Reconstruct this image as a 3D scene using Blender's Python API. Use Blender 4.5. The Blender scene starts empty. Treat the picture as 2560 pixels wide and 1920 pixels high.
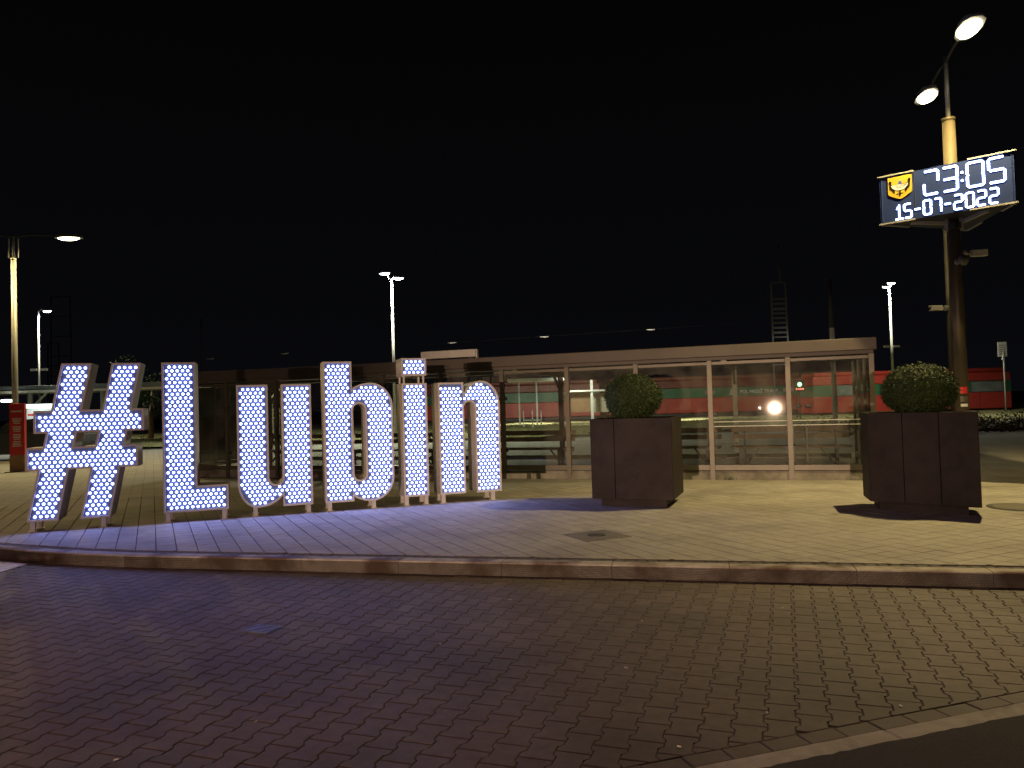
import bpy, bmesh, math, random
from mathutils import Matrix, Vector
from math import sin, cos, pi, radians as rad, atan2, hypot

random.seed(7)
S = bpy.context.scene
COL = S.collection

# ------------------------------------------------------------------ camera
F, CAMH = 1900.0, 1.43                       # focal length in photo pixels, eye height above the plaza
cam_d = bpy.data.cameras.new('camera')
cam_d.sensor_width = 36.0
cam_d.lens = F / 2560.0 * 36.0
cam_d.clip_start, cam_d.clip_end = 0.05, 2000
cam = bpy.data.objects.new('camera', cam_d)
CM = Matrix.Rotation(pi / 2 + rad(1.57), 4, 'X') @ Matrix.Rotation(rad(-1.69), 4, 'Z')
cam.matrix_world = Matrix.Translation((0, 0, CAMH)) @ CM
COL.objects.link(cam)
S.camera = cam
CM3 = CM.to_3x3()


def at(x, y, Y):
    """world point at depth Y seen at photo position x, y"""
    d = CM3 @ Vector(((x - 1280) / F, -(y - 960) / F, -1))
    return Vector((0, 0, CAMH)) + d * (Y / d.y)


def shown(p):
    v = CM3.transposed() @ (Vector(p) - Vector((0, 0, CAMH)))
    if v.z > -0.1:
        return None
    return 1280 + F * v.x / -v.z, 960 - F * v.y / -v.z


# ------------------------------------------------------------------ night sky, exposure
W = bpy.data.worlds.new('World')
S.world = W
W.use_nodes = True
bg = W.node_tree.nodes['Background']
wn, wl = W.node_tree.nodes, W.node_tree.links
tc = wn.new('ShaderNodeTexCoord'); sx = wn.new('ShaderNodeSeparateXYZ'); wr = wn.new('ShaderNodeValToRGB')
wl.new(tc.outputs['Generated'], sx.inputs[0]); wl.new(sx.outputs['Z'], wr.inputs['Fac'])
wr.color_ramp.elements[0].position, wr.color_ramp.elements[1].position = 0.0, 0.45   # faint town glow along the horizon
wr.color_ramp.elements[0].color = (0.85, 0.9, 1.25, 1)
wr.color_ramp.elements[1].color = (0.42, 0.42, 0.46, 1)
wl.new(wr.outputs['Color'], bg.inputs[0])
bg.inputs[1].default_value = 0.0030
S.view_settings.view_transform = 'Standard'
S.view_settings.look = 'None'
S.view_settings.exposure = 0.0
S.view_settings.gamma = 1.0
S.view_settings.use_curve_mapping = False
S.cycles.use_denoising = True
S.cycles.max_bounces = 6
S.cycles.transparent_max_bounces = 16
S.cycles.sample_clamp_indirect = 4.0
S.cycles.caustics_reflective = False
S.cycles.caustics_refractive = False

WARM = (1.0, 0.75, 0.31)                      # the plaza's street lamps
AMBER = (1.0, 0.50, 0.42)                     # the lamp across the road, behind the viewer
COOL = (1.0, 0.95, 0.70)                      # station lamps


# ------------------------------------------------------------------ materials
def new_mat(name):
    m = bpy.data.materials.new(name)
    m.use_nodes = True
    nt = m.node_tree
    return m, nt, nt.nodes['Principled BSDF']


def M(name, col, rough=0.6, metal=0.0, var=0.25, scale=6.0, bump=0.0, bscale=80.0, island=0.0, col2=None, spec=0.5, stain=None):
    m, nt, b = new_mat(name)
    N, L = nt.nodes, nt.links
    b.inputs['Roughness'].default_value = rough
    b.inputs['Metallic'].default_value = metal
    b.inputs['Specular IOR Level'].default_value = spec
    geo = N.new('ShaderNodeNewGeometry')
    no = N.new('ShaderNodeTexNoise')
    no.inputs['Scale'].default_value = scale
    no.inputs['Detail'].default_value = 6
    no.inputs['Roughness'].default_value = 0.65
    L.new(geo.outputs['Position'], no.inputs['Vector'])
    ra = N.new('ShaderNodeValToRGB')
    c1 = [c * (1 - var) for c in col]
    c2 = list(col2) if col2 else [min(1, c * (1 + var)) for c in col]
    ra.color_ramp.elements[0].position, ra.color_ramp.elements[1].position = 0.3, 0.7
    ra.color_ramp.elements[0].color = (*c1, 1)
    ra.color_ramp.elements[1].color = (*c2, 1)
    L.new(no.outputs['Fac'], ra.inputs['Fac'])
    out = ra.outputs['Color']
    if island:
        mul = N.new('ShaderNodeMath'); mul.operation = 'MULTIPLY_ADD'
        mul.inputs[1].default_value = island * 2; mul.inputs[2].default_value = 1 - island
        L.new(geo.outputs['Random Per Island'], mul.inputs[0])
        hs = N.new('ShaderNodeHueSaturation')
        L.new(mul.outputs[0], hs.inputs['Value'])
        L.new(out, hs.inputs['Color'])
        out = hs.outputs['Color']
    if stain:
        scol, sscale, lo, hi = stain
        n2 = N.new('ShaderNodeTexNoise')
        n2.inputs['Scale'].default_value = sscale
        n2.inputs['Detail'].default_value = 4
        L.new(geo.outputs['Position'], n2.inputs['Vector'])
        r2 = N.new('ShaderNodeMapRange')
        r2.inputs['From Min'].default_value, r2.inputs['From Max'].default_value = lo, hi
        L.new(n2.outputs['Fac'], r2.inputs['Value'])
        mx = N.new('ShaderNodeMix'); mx.data_type = 'RGBA'
        L.new(r2.outputs['Result'], mx.inputs['Factor'])
        L.new(out, mx.inputs['A'])
        mx.inputs['B'].default_value = (*scol, 1)
        out = mx.outputs['Result']
    L.new(out, b.inputs['Base Color'])
    if bump:
        n3 = N.new('ShaderNodeTexNoise')
        n3.inputs['Scale'].default_value = bscale
        n3.inputs['Detail'].default_value = 5
        L.new(geo.outputs['Position'], n3.inputs['Vector'])
        bp = N.new('ShaderNodeBump')
        bp.inputs['Strength'].default_value = bump
        bp.inputs['Distance'].default_value = 0.01
        L.new(n3.outputs['Fac'], bp.inputs['Height'])
        L.new(bp.outputs['Normal'], b.inputs['Normal'])
    return m


def glow(name, col, strength):
    m, nt, b = new_mat(name)
    b.inputs['Base Color'].default_value = (0.8, 0.8, 0.8, 1)
    b.inputs['Emission Color'].default_value = (*col, 1)
    b.inputs['Emission Strength'].default_value = strength
    return m


def glass(name, tint=(0.9, 0.95, 0.92), refl=0.10, rough=0.02, dirt=0.09):
    m, nt, b = new_mat(name)
    N, L = nt.nodes, nt.links
    tr = N.new('ShaderNodeBsdfTransparent'); tr.inputs[0].default_value = (*tint, 1)
    gl = N.new('ShaderNodeBsdfGlossy'); gl.inputs['Roughness'].default_value = rough
    fr = N.new('ShaderNodeFresnel'); fr.inputs['IOR'].default_value = 1.5
    mx = N.new('ShaderNodeMixShader')
    L.new(fr.outputs[0], mx.inputs[0]); L.new(tr.outputs[0], mx.inputs[1]); L.new(gl.outputs[0], mx.inputs[2])
    df = N.new('ShaderNodeBsdfDiffuse'); df.inputs[0].default_value = (0.35, 0.33, 0.28, 1)
    geo = N.new('ShaderNodeNewGeometry')
    no = N.new('ShaderNodeTexNoise'); no.inputs['Scale'].default_value = 3.0; no.inputs['Detail'].default_value = 6
    L.new(geo.outputs['Position'], no.inputs['Vector'])
    mr = N.new('ShaderNodeMapRange')
    mr.inputs['From Min'].default_value, mr.inputs['From Max'].default_value = 0.35, 0.75
    mr.inputs['To Min'].default_value, mr.inputs['To Max'].default_value = dirt * 0.4, dirt * 2.0
    L.new(no.outputs['Fac'], mr.inputs['Value'])
    m2 = N.new('ShaderNodeMixShader')
    L.new(mr.outputs['Result'], m2.inputs[0]); L.new(mx.outputs[0], m2.inputs[1]); L.new(df.outputs[0], m2.inputs[2])
    L.new(m2.outputs[0], nt.nodes['Material Output'].inputs['Surface'])
    return m


MAT = dict(
    slab=M('slab', (0.36, 0.34, 0.30), 0.75, var=0.14, scale=9, bump=0.35, bscale=140, island=0.09, stain=((0.22, 0.205, 0.18), 1.1, 0.47, 0.80)),
    mortar=M('mortar', (0.085, 0.072, 0.06), 0.95, bump=0.5),
    sett=M('sett', (0.10, 0.095, 0.09), 0.85, var=0.35, bump=0.5, island=0.3),
    block=M('block', (0.145, 0.115, 0.108), 0.7, var=0.2, scale=14, bump=0.25, bscale=160, island=0.16, stain=((0.065, 0.054, 0.050), 0.8, 0.46, 0.78)),
    kerb=M('kerb', (0.42, 0.38, 0.34), 0.8, var=0.2, scale=8, bump=0.5, bscale=90, island=0.08, stain=((0.12, 0.07, 0.045), 2.3, 0.46, 0.62)),
    edging=M('edging', (0.46, 0.42, 0.39), 0.85, var=0.2, scale=10, bump=0.5, stain=((0.16, 0.14, 0.12), 4, 0.5, 0.8)),
    asphalt=M('asphalt', (0.05, 0.046, 0.046), 0.9, var=0.5, scale=120, bump=1.0, bscale=170),
    paint=M('paint', (0.72, 0.72, 0.70), 0.7, var=0.15, scale=20, bump=0.3, stain=((0.3, 0.29, 0.28), 9, 0.5, 0.8)),
    white=M('white', (0.60, 0.58, 0.56), 0.5, var=0.06, scale=3, stain=((0.42, 0.40, 0.37), 2.5, 0.5, 0.9)),
    panel=M('panel', (0.12, 0.18, 0.24), 0.5, var=0.05),
    planter=M('planter', (0.024, 0.018, 0.017), 0.6, spec=0.2, var=0.3, scale=5, bump=0.12, bscale=50, stain=((0.042, 0.034, 0.030), 1.7, 0.5, 0.9)),
    soil=M('soil', (0.05, 0.035, 0.025), 0.95, bump=1.0, bscale=30),
    leaf=M('leaf', (0.034, 0.056, 0.016), 0.6, spec=0.25, var=0.45, scale=12, island=0.3),
    hedge=M('hedge', (0.085, 0.062, 0.042), 0.8, var=0.5, scale=3, island=0.5),
    leafcore=M('leafcore', (0.02, 0.03, 0.010), 0.9),
    bronze=M('bronze', (0.085, 0.07, 0.043), 0.42, metal=0.2, var=0.15, scale=4),
    galv=M('galv', (0.42, 0.42, 0.40), 0.5, metal=0.3, var=0.12),
    mast=M('mast', (0.05, 0.051, 0.056), 0.7),
    postgrey=M('postgrey', (0.07, 0.062, 0.055), 0.6),
    dark=M('dark', (0.035, 0.035, 0.04), 0.5),
    screen=M('screen', (0.020, 0.036, 0.13), 0.35, var=0.1),
    black=M('black', (0.012, 0.013, 0.016), 0.35, var=0.1),
    alu=M('alu', (0.115, 0.105, 0.082), 0.42, metal=0.25, var=0.12, scale=5, stain=((0.07, 0.056, 0.045), 3, 0.55, 0.9)),
    roof=M('roof', (0.088, 0.074, 0.066), 0.55, var=0.12, scale=2.5, stain=((0.055, 0.044, 0.038), 1.5, 0.5, 0.9)),
    wood=M('wood', (0.19, 0.11, 0.06), 0.6, var=0.3, scale=12),
    red=M('red', (0.42, 0.047, 0.036), 0.45, var=0.12, scale=2),
    signred=M('signred', (0.55, 0.03, 0.03), 0.4, var=0.06),
    green=M('green', (0.03, 0.13, 0.07), 0.45, var=0.1, scale=2),
    tgrey=M('tgrey', (0.16, 0.17, 0.17), 0.5),
    lite=M('lite', (0.62, 0.62, 0.60), 0.5, var=0.1),
    cream=M('cream', (0.50, 0.46, 0.36), 0.7, var=0.1),
    brownpanel=M('brownpanel', (0.32, 0.19, 0.10), 0.6, var=0.2, scale=3),
    ground=M('ground', (0.05, 0.048, 0.035), 0.95, var=0.5, scale=3, bump=0.8, bscale=12),
    grass=M('grass', (0.20, 0.19, 0.085), 0.9, var=0.5, scale=4, island=0.4),
    ballast=M('ballast', (0.11, 0.09, 0.075), 0.95, var=0.5, scale=15, bump=1.0, bscale=25),
    yellow=M('yellow', (0.55, 0.36, 0.03), 0.5, var=0.05),
    iron=M('iron', (0.10, 0.10, 0.10), 0.5, metal=0.5, bump=0.3),
    ironlite=M('ironlite', (0.19, 0.18, 0.18), 0.45, metal=0.5),
    dimred=M('dimred', (0.15, 0.03, 0.025), 0.5, var=0.15, scale=2),  # red darkened: the dimness of the unlit upper bodies is put into the colour
    plinth=M('plinth', (0.26, 0.25, 0.21), 0.9, var=0.25, scale=5, bump=0.4, stain=((0.10, 0.095, 0.07), 3.5, 0.48, 0.75)),
    concrete=M('concrete', (0.15, 0.14, 0.12), 0.9, var=0.25, bump=0.5),
    blue=M('blue', (0.05, 0.10, 0.35), 0.5),
    skin=M('skin', (0.6, 0.4, 0.3), 0.6),
    glass=glass('glass'),
    glassg=glass('glassg', (0.55, 0.72, 0.66), dirt=0.06),
    cabglass=M('cabglass', (0.20, 0.23, 0.23), 0.15, var=0.3, scale=1.5),
    carglass=M('carglass', (0.015, 0.017, 0.02), 0.08),
    carpaint=M('carpaint', (0.018, 0.02, 0.028), 0.25, var=0.05),
    led=glow('led', (0.30, 0.35, 1.0), 14.0),
    digit=glow('digit', (0.34, 0.52, 1.0), 10.0),
    lens=glow('lens', (1.0, 0.88, 0.55), 22.0),
    lensw=glow('lensw', (0.85, 0.97, 1.0), 40.0),
    tube=glow('tube', (0.85, 1.0, 0.92), 6.0),
    shoplight=glow('shoplight', (0.80, 1.0, 0.96), 1.6),
    headlight=glow('headlight', (1.0, 0.88, 0.62), 60.0),
    siggreen=glow('siggreen', (0.25, 1.0, 0.35), 6.0),
    sigred=glow('sigred', (1.0, 0.03, 0.02), 1.6),
    glint=glow('glint', (0.9, 0.95, 1.0), 1.2),
)


def paving_far():
    m, nt, b = new_mat('paving_far')
    N, L = nt.nodes, nt.links
    geo = N.new('ShaderNodeNewGeometry')
    mp = N.new('ShaderNodeMapping')
    mp.inputs['Rotation'].default_value = (0, 0, -GA)
    mp.inputs['Location'].default_value = (-0.02, -0.03, 0)
    L.new(geo.outputs['Position'], mp.inputs['Vector'])
    br = N.new('ShaderNodeTexBrick')
    br.offset = 0
    br.inputs['Scale'].default_value = 1
    br.inputs['Mortar Size'].default_value = 0.003
    br.inputs['Brick Width'].default_value = 0.2
    br.inputs['Row Height'].default_value = 0.2
    br.inputs['Color1'].default_value = (0.37, 0.36, 0.335, 1)
    br.inputs['Color2'].default_value = (0.31, 0.30, 0.28, 1)
    br.inputs['Mortar'].default_value = (0.10, 0.09, 0.08, 1)
    L.new(mp.outputs['Vector'], br.inputs['Vector'])
    no = N.new('ShaderNodeTexNoise'); no.inputs['Scale'].default_value = 0.8; no.inputs['Detail'].default_value = 5
    L.new(geo.outputs['Position'], no.inputs['Vector'])
    hs = N.new('ShaderNodeHueSaturation')
    mr = N.new('ShaderNodeMapRange'); mr.inputs['To Min'].default_value, mr.inputs['To Max'].default_value = 0.7, 1.25
    L.new(no.outputs['Fac'], mr.inputs['Value'])
    L.new(mr.outputs['Result'], hs.inputs['Value'])
    L.new(br.outputs['Color'], hs.inputs['Color'])
    L.new(hs.outputs['Color'], b.inputs['Base Color'])
    b.inputs['Roughness'].default_value = 0.8
    return m


# ------------------------------------------------------------------ object helpers
def tag(o, label=None, cat=None, group=None, kind=None):
    if label: o['label'] = label
    if cat: o['category'] = cat
    if group: o['group'] = group
    if kind: o['kind'] = kind
    return o


def link(name, data, parent=None):
    o = bpy.data.objects.new(name, data)
    COL.objects.link(o)
    if parent: o.parent = parent
    return o


def empty(name, loc=(0, 0, 0), rz=0.0):
    o = bpy.data.objects.new(name, None)
    o.empty_display_size = 0.1
    COL.objects.link(o)
    o.location = loc
    o.rotation_euler = (0, 0, rz)
    return o


class MB:
    def __init__(s):
        s.v, s.f = [], []

    def add(s, vs, fs):
        n = len(s.v)
        s.v += [tuple(p) for p in vs]
        s.f += [tuple(i + n for i in f) for f in fs]
        return s

    def box(s, a, b):
        x0, y0, z0 = a; x1, y1, z1 = b
        return s.add([(x0, y0, z0), (x1, y0, z0), (x1, y1, z0), (x0, y1, z0), (x0, y0, z1), (x1, y0, z1), (x1, y1, z1), (x0, y1, z1)],
                     [(3, 2, 1, 0), (4, 5, 6, 7), (0, 1, 5, 4), (1, 2, 6, 5), (2, 3, 7, 6), (3, 0, 4, 7)])

    def bar(s, p, q, w, h=None):
        p, q = Vector(p), Vector(q); h = h or w
        d = (q - p).normalized()
        up = Vector((0, 0, 1)) if abs(d.z) < 0.95 else Vector((1, 0, 0))
        a = d.cross(up).normalized() * (w / 2); b = a.cross(d).normalized() * (h / 2)
        vs = [p - a - b, p + a - b, p + a + b, p - a + b, q - a - b, q + a - b, q + a + b, q - a + b]
        return s.add(vs, [(0, 1, 2, 3), (7, 6, 5, 4), (0, 4, 5, 1), (1, 5, 6, 2), (2, 6, 7, 3), (3, 7, 4, 0)])

    def tube(s, pts, rads, n=12, caps=True):
        pts = [Vector(p) for p in pts]
        if not isinstance(rads, (list, tuple)): rads = [rads] * len(pts)
        rings = []
        for i, p in enumerate(pts):
            d = (pts[min(i + 1, len(pts) - 1)] - pts[max(i - 1, 0)]).normalized()
            up = Vector((0, 0, 1)) if abs(d.z) < 0.95 else Vector((0, 1, 0))
            a = d.cross(up).normalized(); b = a.cross(d)
            rings.append([p + (a * cos(t) + b * sin(t)) * rads[i] for t in [2 * pi * k / n for k in range(n)]])
        vs = [v for r in rings for v in r]
        fs = [(i * n + k, (i + 1) * n + k, (i + 1) * n + (k + 1) % n, i * n + (k + 1) % n) for i in range(len(pts) - 1) for k in range(n)]
        if caps:
            fs += [tuple(range(n)), tuple(reversed(range((len(pts) - 1) * n, len(pts) * n)))]
        return s.add(vs, fs)

    def prism(s, poly, z0, z1, bottom=True):
        n = len(poly)
        vs = [(x, y, z0) for x, y in poly] + [(x, y, z1) for x, y in poly]
        fs = [tuple(range(n, 2 * n))] + [(i, (i + 1) % n, n + (i + 1) % n, n + i) for i in range(n)]
        if bottom: fs.append(tuple(reversed(range(n))))
        return s.add(vs, fs)

    def xz(s, poly, y0, y1):
        """outline in the x-z plane, front at y0"""
        n = len(poly)
        vs = [(x, y0, z) for x, z in poly] + [(x, y1, z) for x, z in poly]
        fs = [tuple(range(n)), tuple(reversed(range(n, 2 * n)))] + [((i + 1) % n, i, n + i, n + (i + 1) % n) for i in range(n)]
        return s.add(vs, fs)

    def mesh(s, name, m, smooth=False):
        me = bpy.data.meshes.new(name)
        me.from_pydata(s.v, [], s.f)
        me.update()
        if m: me.materials.append(MAT[m] if isinstance(m, str) else m)
        if smooth:
            for p in me.polygons: p.use_smooth = True
        return me

    def build(s, name, m, parent=None, smooth=False):
        return link(name, s.mesh(name, m, smooth), parent)


def bevel(o, w=0.01, seg=2):
    md = o.modifiers.new('bevel', 'BEVEL')
    md.width, md.segments, md.limit_method = w, seg, 'ANGLE'
    return o


def copy_tree(o, parent=None):
    c = o.copy(); COL.objects.link(c); c.parent = parent
    for ch in list(o.children): copy_tree(ch, c)
    return c


def clip(poly, a, b):
    """keep the part of poly on the left of the line a -> b"""
    ax, ay = a; dx, dy = b[0] - ax, b[1] - ay
    sd = lambda p: dx * (p[1] - ay) - dy * (p[0] - ax)
    out = []
    for i, p in enumerate(poly):
        q = poly[(i + 1) % len(poly)]
        sp, sq = sd(p), sd(q)
        if sp >= 0: out.append(p)
        if (sp >= 0) != (sq >= 0):
            t = sp / (sp - sq)
            out.append((p[0] + (q[0] - p[0]) * t, p[1] + (q[1] - p[1]) * t))
    return out


def area(poly):
    return 0.5 * sum(poly[i - 1][0] * p[1] - p[0] * poly[i - 1][1] for i, p in enumerate(poly))


# ================================================================== THE SETTING
ROADZ = -0.12
GA = rad(25.4)                                # the plaza's paving grid
F2 = Vector((cos(GA), sin(GA))); F1 = Vector((-sin(GA), cos(GA)))

# front edge of the kerb: straight to the right, curving away to the left
KD = Vector((1, -0.235)).normalized()
K0 = Vector((-4.04, 7.862))
kerb_line = []
ang = atan2(KD.y, KD.x)
p, a_ = K0.copy(), ang
left = []
for i in range(9):
    a_ -= 0.085
    p = p - Vector((cos(a_), sin(a_)))
    left.append(p.copy())
kerb_line = list(reversed(left)) + [K0 + KD * k for k in range(0, 19)]


def kerb_at(x, off=0.0):
    """kerb segment that bounds x, moved back by off"""
    for i in range(len(kerb_line) - 1):
        a, b = kerb_line[i], kerb_line[i + 1]
        if a.x <= x <= b.x: break
    d = (b - a).normalized(); n = Vector((-d.y, d.x)) * off
    return a + n, b + n


def kclip(poly, off, keep_back=True):
    x0, x1 = min(p[0] for p in poly), max(p[0] for p in poly)
    for i in range(len(kerb_line) - 1):
        a, b = kerb_line[i], kerb_line[i + 1]
        if b.x < x0 - 0.3 or a.x > x1 + 0.3: continue
        a, b = kerb_at((a.x + b.x) / 2, off)
        poly = clip(poly, a, b) if keep_back else clip(poly, b, a)
        if len(poly) < 3: return []
    return poly


# ---- wide ground to the horizon
o = MB().add([(-900, -300, -0.35), (900, -300, -0.35), (900, 1200, -0.35), (-900, 1200, -0.35)], [(0, 1, 2, 3)]).build('ground', 'ground')
tag(o, 'dark open ground reaching to the horizon', kind='structure')

# ---- plaza
kl = kerb_line
base = [(v.x, v.y) for v in kl] + [(60, kl[-1].y), (60, 30), (-60, 30), (-60, kl[0].y)]
plaza = MB().prism(base, -0.30, -0.012).build('pavement', 'mortar')
tag(plaza, 'pale paved plaza of small square slabs', kind='structure')
KW = 0.15                                     # kerb width
BW = 0.27                                     # where the slabs begin, behind kerb and dark setts
near_slabs, far_quads = [], MB()
for i in range(-70, 71):
    for j in range(-8, 46):
        c = F2 * (i + 0.52) + F1 * (j + 0.53)
        if c.y > 31.5 or c.y < 4.0 or abs(c.x) > 58: continue
        ka = kerb_at(max(-12, min(13, c.x)), 0)
        dk = (ka[1] - ka[0]).normalized(); side = dk.x * (c.y - ka[0].y) - dk.y * (c.x - ka[0].x)
        if side < -0.9: continue
        if c.y < 13.6 and -8.6 < c.x < 9.2:
            for u in range(5):
                for v in range(5):
                    a = Vector((i + 0.02 + u * 0.2, j + 0.03 + v * 0.2))
                    g2, g1 = 0.0045, 0.003
                    q = [(a.x + g2, a.y + g1), (a.x + 0.2 - g2, a.y + g1), (a.x + 0.2 - g2, a.y + 0.2 - g1), (a.x + g2, a.y + 0.2 - g1)]
                    q = [tuple(F2 * s + F1 * t) for s, t in q]
                    full = len(q)
                    q2 = kclip(q, BW)
                    if len(q2) < 3 or area(q2) < 0.002: continue
                    near_slabs.append(q2)
        else:
            q = [tuple(F2 * s + F1 * t) for s, t in ((i + .02, j + .03), (i + 1.02, j + .03), (i + 1.02, j + 1.03), (i + .02, j + 1.03))]
            q = kclip(q, BW)
            if len(q) >= 3:
                far_quads.add([(x, y, -0.002) for x, y in q], [tuple(range(len(q)))])
MAT['paving_far'] = paving_far()
fq = far_quads.build('paving_sheet', 'paving_far', plaza)
tag(fq, kind='stuff')


def piece(mb, poly, z0, z1, ch=0.004):
    """one paving piece with a worn, chamfered top edge"""
    n = len(poly)
    cx = sum(p[0] for p in poly) / n; cy = sum(p[1] for p in poly) / n
    top = []
    for x, y in poly:
        d = hypot(x - cx, y - cy) or 1
        k = max(0.0, 1 - ch * 1.4 / d)
        top.append((cx + (x - cx) * k, cy + (y - cy) * k))
    vs = [(x, y, z0) for x, y in poly] + [(x, y, z1 - ch * 0.7) for x, y in poly] + [(x, y, z1) for x, y in top]
    fs = [tuple(range(2 * n, 3 * n))]
    for i in range(n):
        k = (i + 1) % n
        fs += [(i, k, n + k, n + i), (n + i, n + k, 2 * n + k, 2 * n + i)]
    return mb.add(vs, fs)


def size_in_view(poly, z):
    c = Vector((sum(p[0] for p in poly) / len(poly), sum(p[1] for p in poly) / len(poly), z))
    s = shown(c)
    if s is None or not (0 < s[0] < 2560 and 0 < s[1] < 1920): return 0
    pts = [shown((x, y, z)) for x, y in poly]
    return abs(area(pts))


def lay(pieces, z, zj, name, rest, m, parent, hidden=None):
    order = sorted(pieces, key=lambda q: -(size_in_view(q, z) if not (hidden and hidden(q)) else 0))
    mbr = MB()
    for k, q in enumerate(order):
        zt = z + random.uniform(-zj, zj)
        if k < 300:
            cx = sum(p[0] for p in q) / len(q); cy = sum(p[1] for p in q) / len(q)
            o = piece(MB(), [(x - cx, y - cy) for x, y in q], -0.05, zt - z).build(name, m, parent)
            o.location = (cx, cy, z)
        else:
            piece(mbr, q, z - 0.05, zt)
    tag(mbr.build(rest, m, parent), kind='stuff')


lay(near_slabs, 0.0, 0.0012, 'paving_slab', 'paving_slab_mass', 'slab', plaza)

# ---- kerb stones and the row of dark setts behind them
kerb = empty('kerb')
tag(kerb, 'concrete kerb of one metre stones between road and plaza', kind='structure')
for i in range(len(kl) - 1):
    a, b = kl[i], kl[i + 1]
    d = (b - a).normalized(); n = Vector((-d.y, d.x))
    a2, b2 = a + d * 0.004, b - d * 0.004
    prof = [(0.0, -0.30), (0.0, 0.0 - 0.012), (0.004, -0.004), (0.012, 0.0), (KW, 0.0), (KW, -0.30)]
    vs = [(*(q + n * t), z) for q in (a2, b2) for t, z in prof]
    m = len(prof)
    fs = [tuple(range(m)), tuple(reversed(range(m, 2 * m)))] + [((k + 1) % m, k, m + k, m + (k + 1) % m) for k in range(m)]
    MB().add(vs, fs).build('kerb_stone', 'kerb', kerb)
for i in range(len(kl) - 1):
    a, b = kl[i], kl[i + 1]
    d = (b - a).normalized(); n = Vector((-d.y, d.x))
    L_ = (b - a).length
    for k in range(10):
        if not (-8 < a.x < 8): continue
        s0, s1 = (k + 0.05) / 10 * L_, (k + 0.95) / 10 * L_
        j = [random.uniform(-.006, .006) for _ in range(4)]
        q = [a + d * (s0 + j[0]) + n * (KW + 0.008), a + d * (s1 + j[1]) + n * (KW + 0.008), a + d * (s1 + j[2]) + n * (BW - 0.010), a + d * (s0 + j[3]) + n * (BW - 0.010)]
        c = sum(q, Vector((0, 0))) / 4
        ob = piece(MB(), [tuple(v - c) for v in q], -0.06, random.uniform(-.008, -.002), 0.012).build('sett', 'sett', plaza)
        ob.location = (c.x, c.y, 0)

# ---- road of interlocking blocks, its edging and the asphalt carriageway
E0, ED = Vector((0.718, 3.243)), Vector((1.771, 0.567)).normalized()   # upper edge of the edging strip
EN = Vector((-ED.y, ED.x))
rb = [(v.x, v.y) for v in kl]
road = MB().prism([tuple(E0 - ED * 16), tuple(E0 + ED * 14)] + [(v.x, v.y) for v in reversed([v for v in kl if v.x < 13.5])], -0.34, ROADZ - 0.007).build('road', 'mortar')
tag(road, 'side road paved with grey interlocking concrete blocks', kind='structure')
CA = rad(19.6)
CC = Vector((sin(CA), cos(CA))); CX = Vector((cos(CA), -sin(CA)))
hw, hn, hl = 0.0825 - 0.0025, 0.0625 - 0.0025, 0.1 - 0.0025
hpoly = [(-hw, -hl), (hw, -hl), (hw, -.06), (hn, -.04), (hn, .04), (hw, .06), (hw, hl), (-hw, hl), (-hw, .06), (-hn, .04), (-hn, -.04), (-hw, -.06)]
blocks = []
ORG = Vector((1.783, 4.984))
SW = 0.105
for i in range(-75, 50):
    for j in range(-45, 40):
        c = ORG + CX * ((i + 0.5) * 0.145) + CC * ((j + (0.5 if i % 2 else 0)) * 0.2)
        if abs(c.x) > 7.5 or c.y < 1.2: continue
        q = [tuple(c + CX * x + CC * y) for x, y in hpoly]
        lim = E0 + EN * (SW + 0.008)
        sd = min((ED.x * (p[1] - lim.y) - ED.y * (p[0] - lim.x)) for p in q)
        if sd < -0.25: continue
        if sd < 0: q = clip(q, lim, lim + ED)
        ka = kerb_at(max(-12, min(13, c.x)), -0.006)
        dk = (ka[1] - ka[0]).normalized()
        if len(q) >= 3 and max(dk.x * (p[1] - ka[0].y) - dk.y * (p[0] - ka[0].x) for p in q) > -0.02:
            q = kclip(q, -0.006, keep_back=False)
        if len(q) < 3 or abs(area(q)) < 0.0015: continue
        blocks.append(q)
lay(blocks, ROADZ, 0.0009, 'paving_block', 'paving_block_mass', 'block', road)
for k in range(-12, 36):                       # soldier row along the edging
    a = E0 + ED * (k * 0.2 + 0.003) + EN * 0.004; b = E0 + ED * (k * 0.2 + 0.197) + EN * 0.004
    q = [a, b, b + EN * (SW - 0.004), a + EN * (SW - 0.004)]
    c = sum(q, Vector((0, 0))) / 4
    ob = piece(MB(), [tuple(v - c) for v in q], -0.05, random.uniform(-.002, .002)).build('border_block', 'block', road)
    ob.location = (c.x, c.y, ROADZ)
edg = empty('edging_strip')
tag(edg, 'flush concrete edging between block road and asphalt', kind='structure')
for k in range(-5, 10):
    a = E0 + ED * (k * 1.0 + 0.002); b = E0 + ED * (k * 1.0 + 0.998)
    q = [a - EN * 0.125, b - EN * 0.125, b, a]
    piece(MB(), [tuple(v) for v in q], -0.3, ROADZ + 0.003, 0.006).build('edging_stone', 'edging', edg)
# the asphalt laps unevenly over the edging
edge = []
s = -16.0
while s < 14:
    w = -0.115 + random.uniform(-0.006, 0.006) + 0.002 * sin(s * 17.7)
    edge.append(tuple(E0 + ED * s + EN * w)); s += 0.045
asp = MB().prism([(60, -60), tuple(E0 + ED * 60)] + list(reversed(edge)) + [(-60, E0.y - 20), (-60, -60)], -0.34, ROADZ + 0.009).build('asphalt_road', 'asphalt')
tag(asp, 'dark asphalt carriageway in the near corner', kind='structure')

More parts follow.
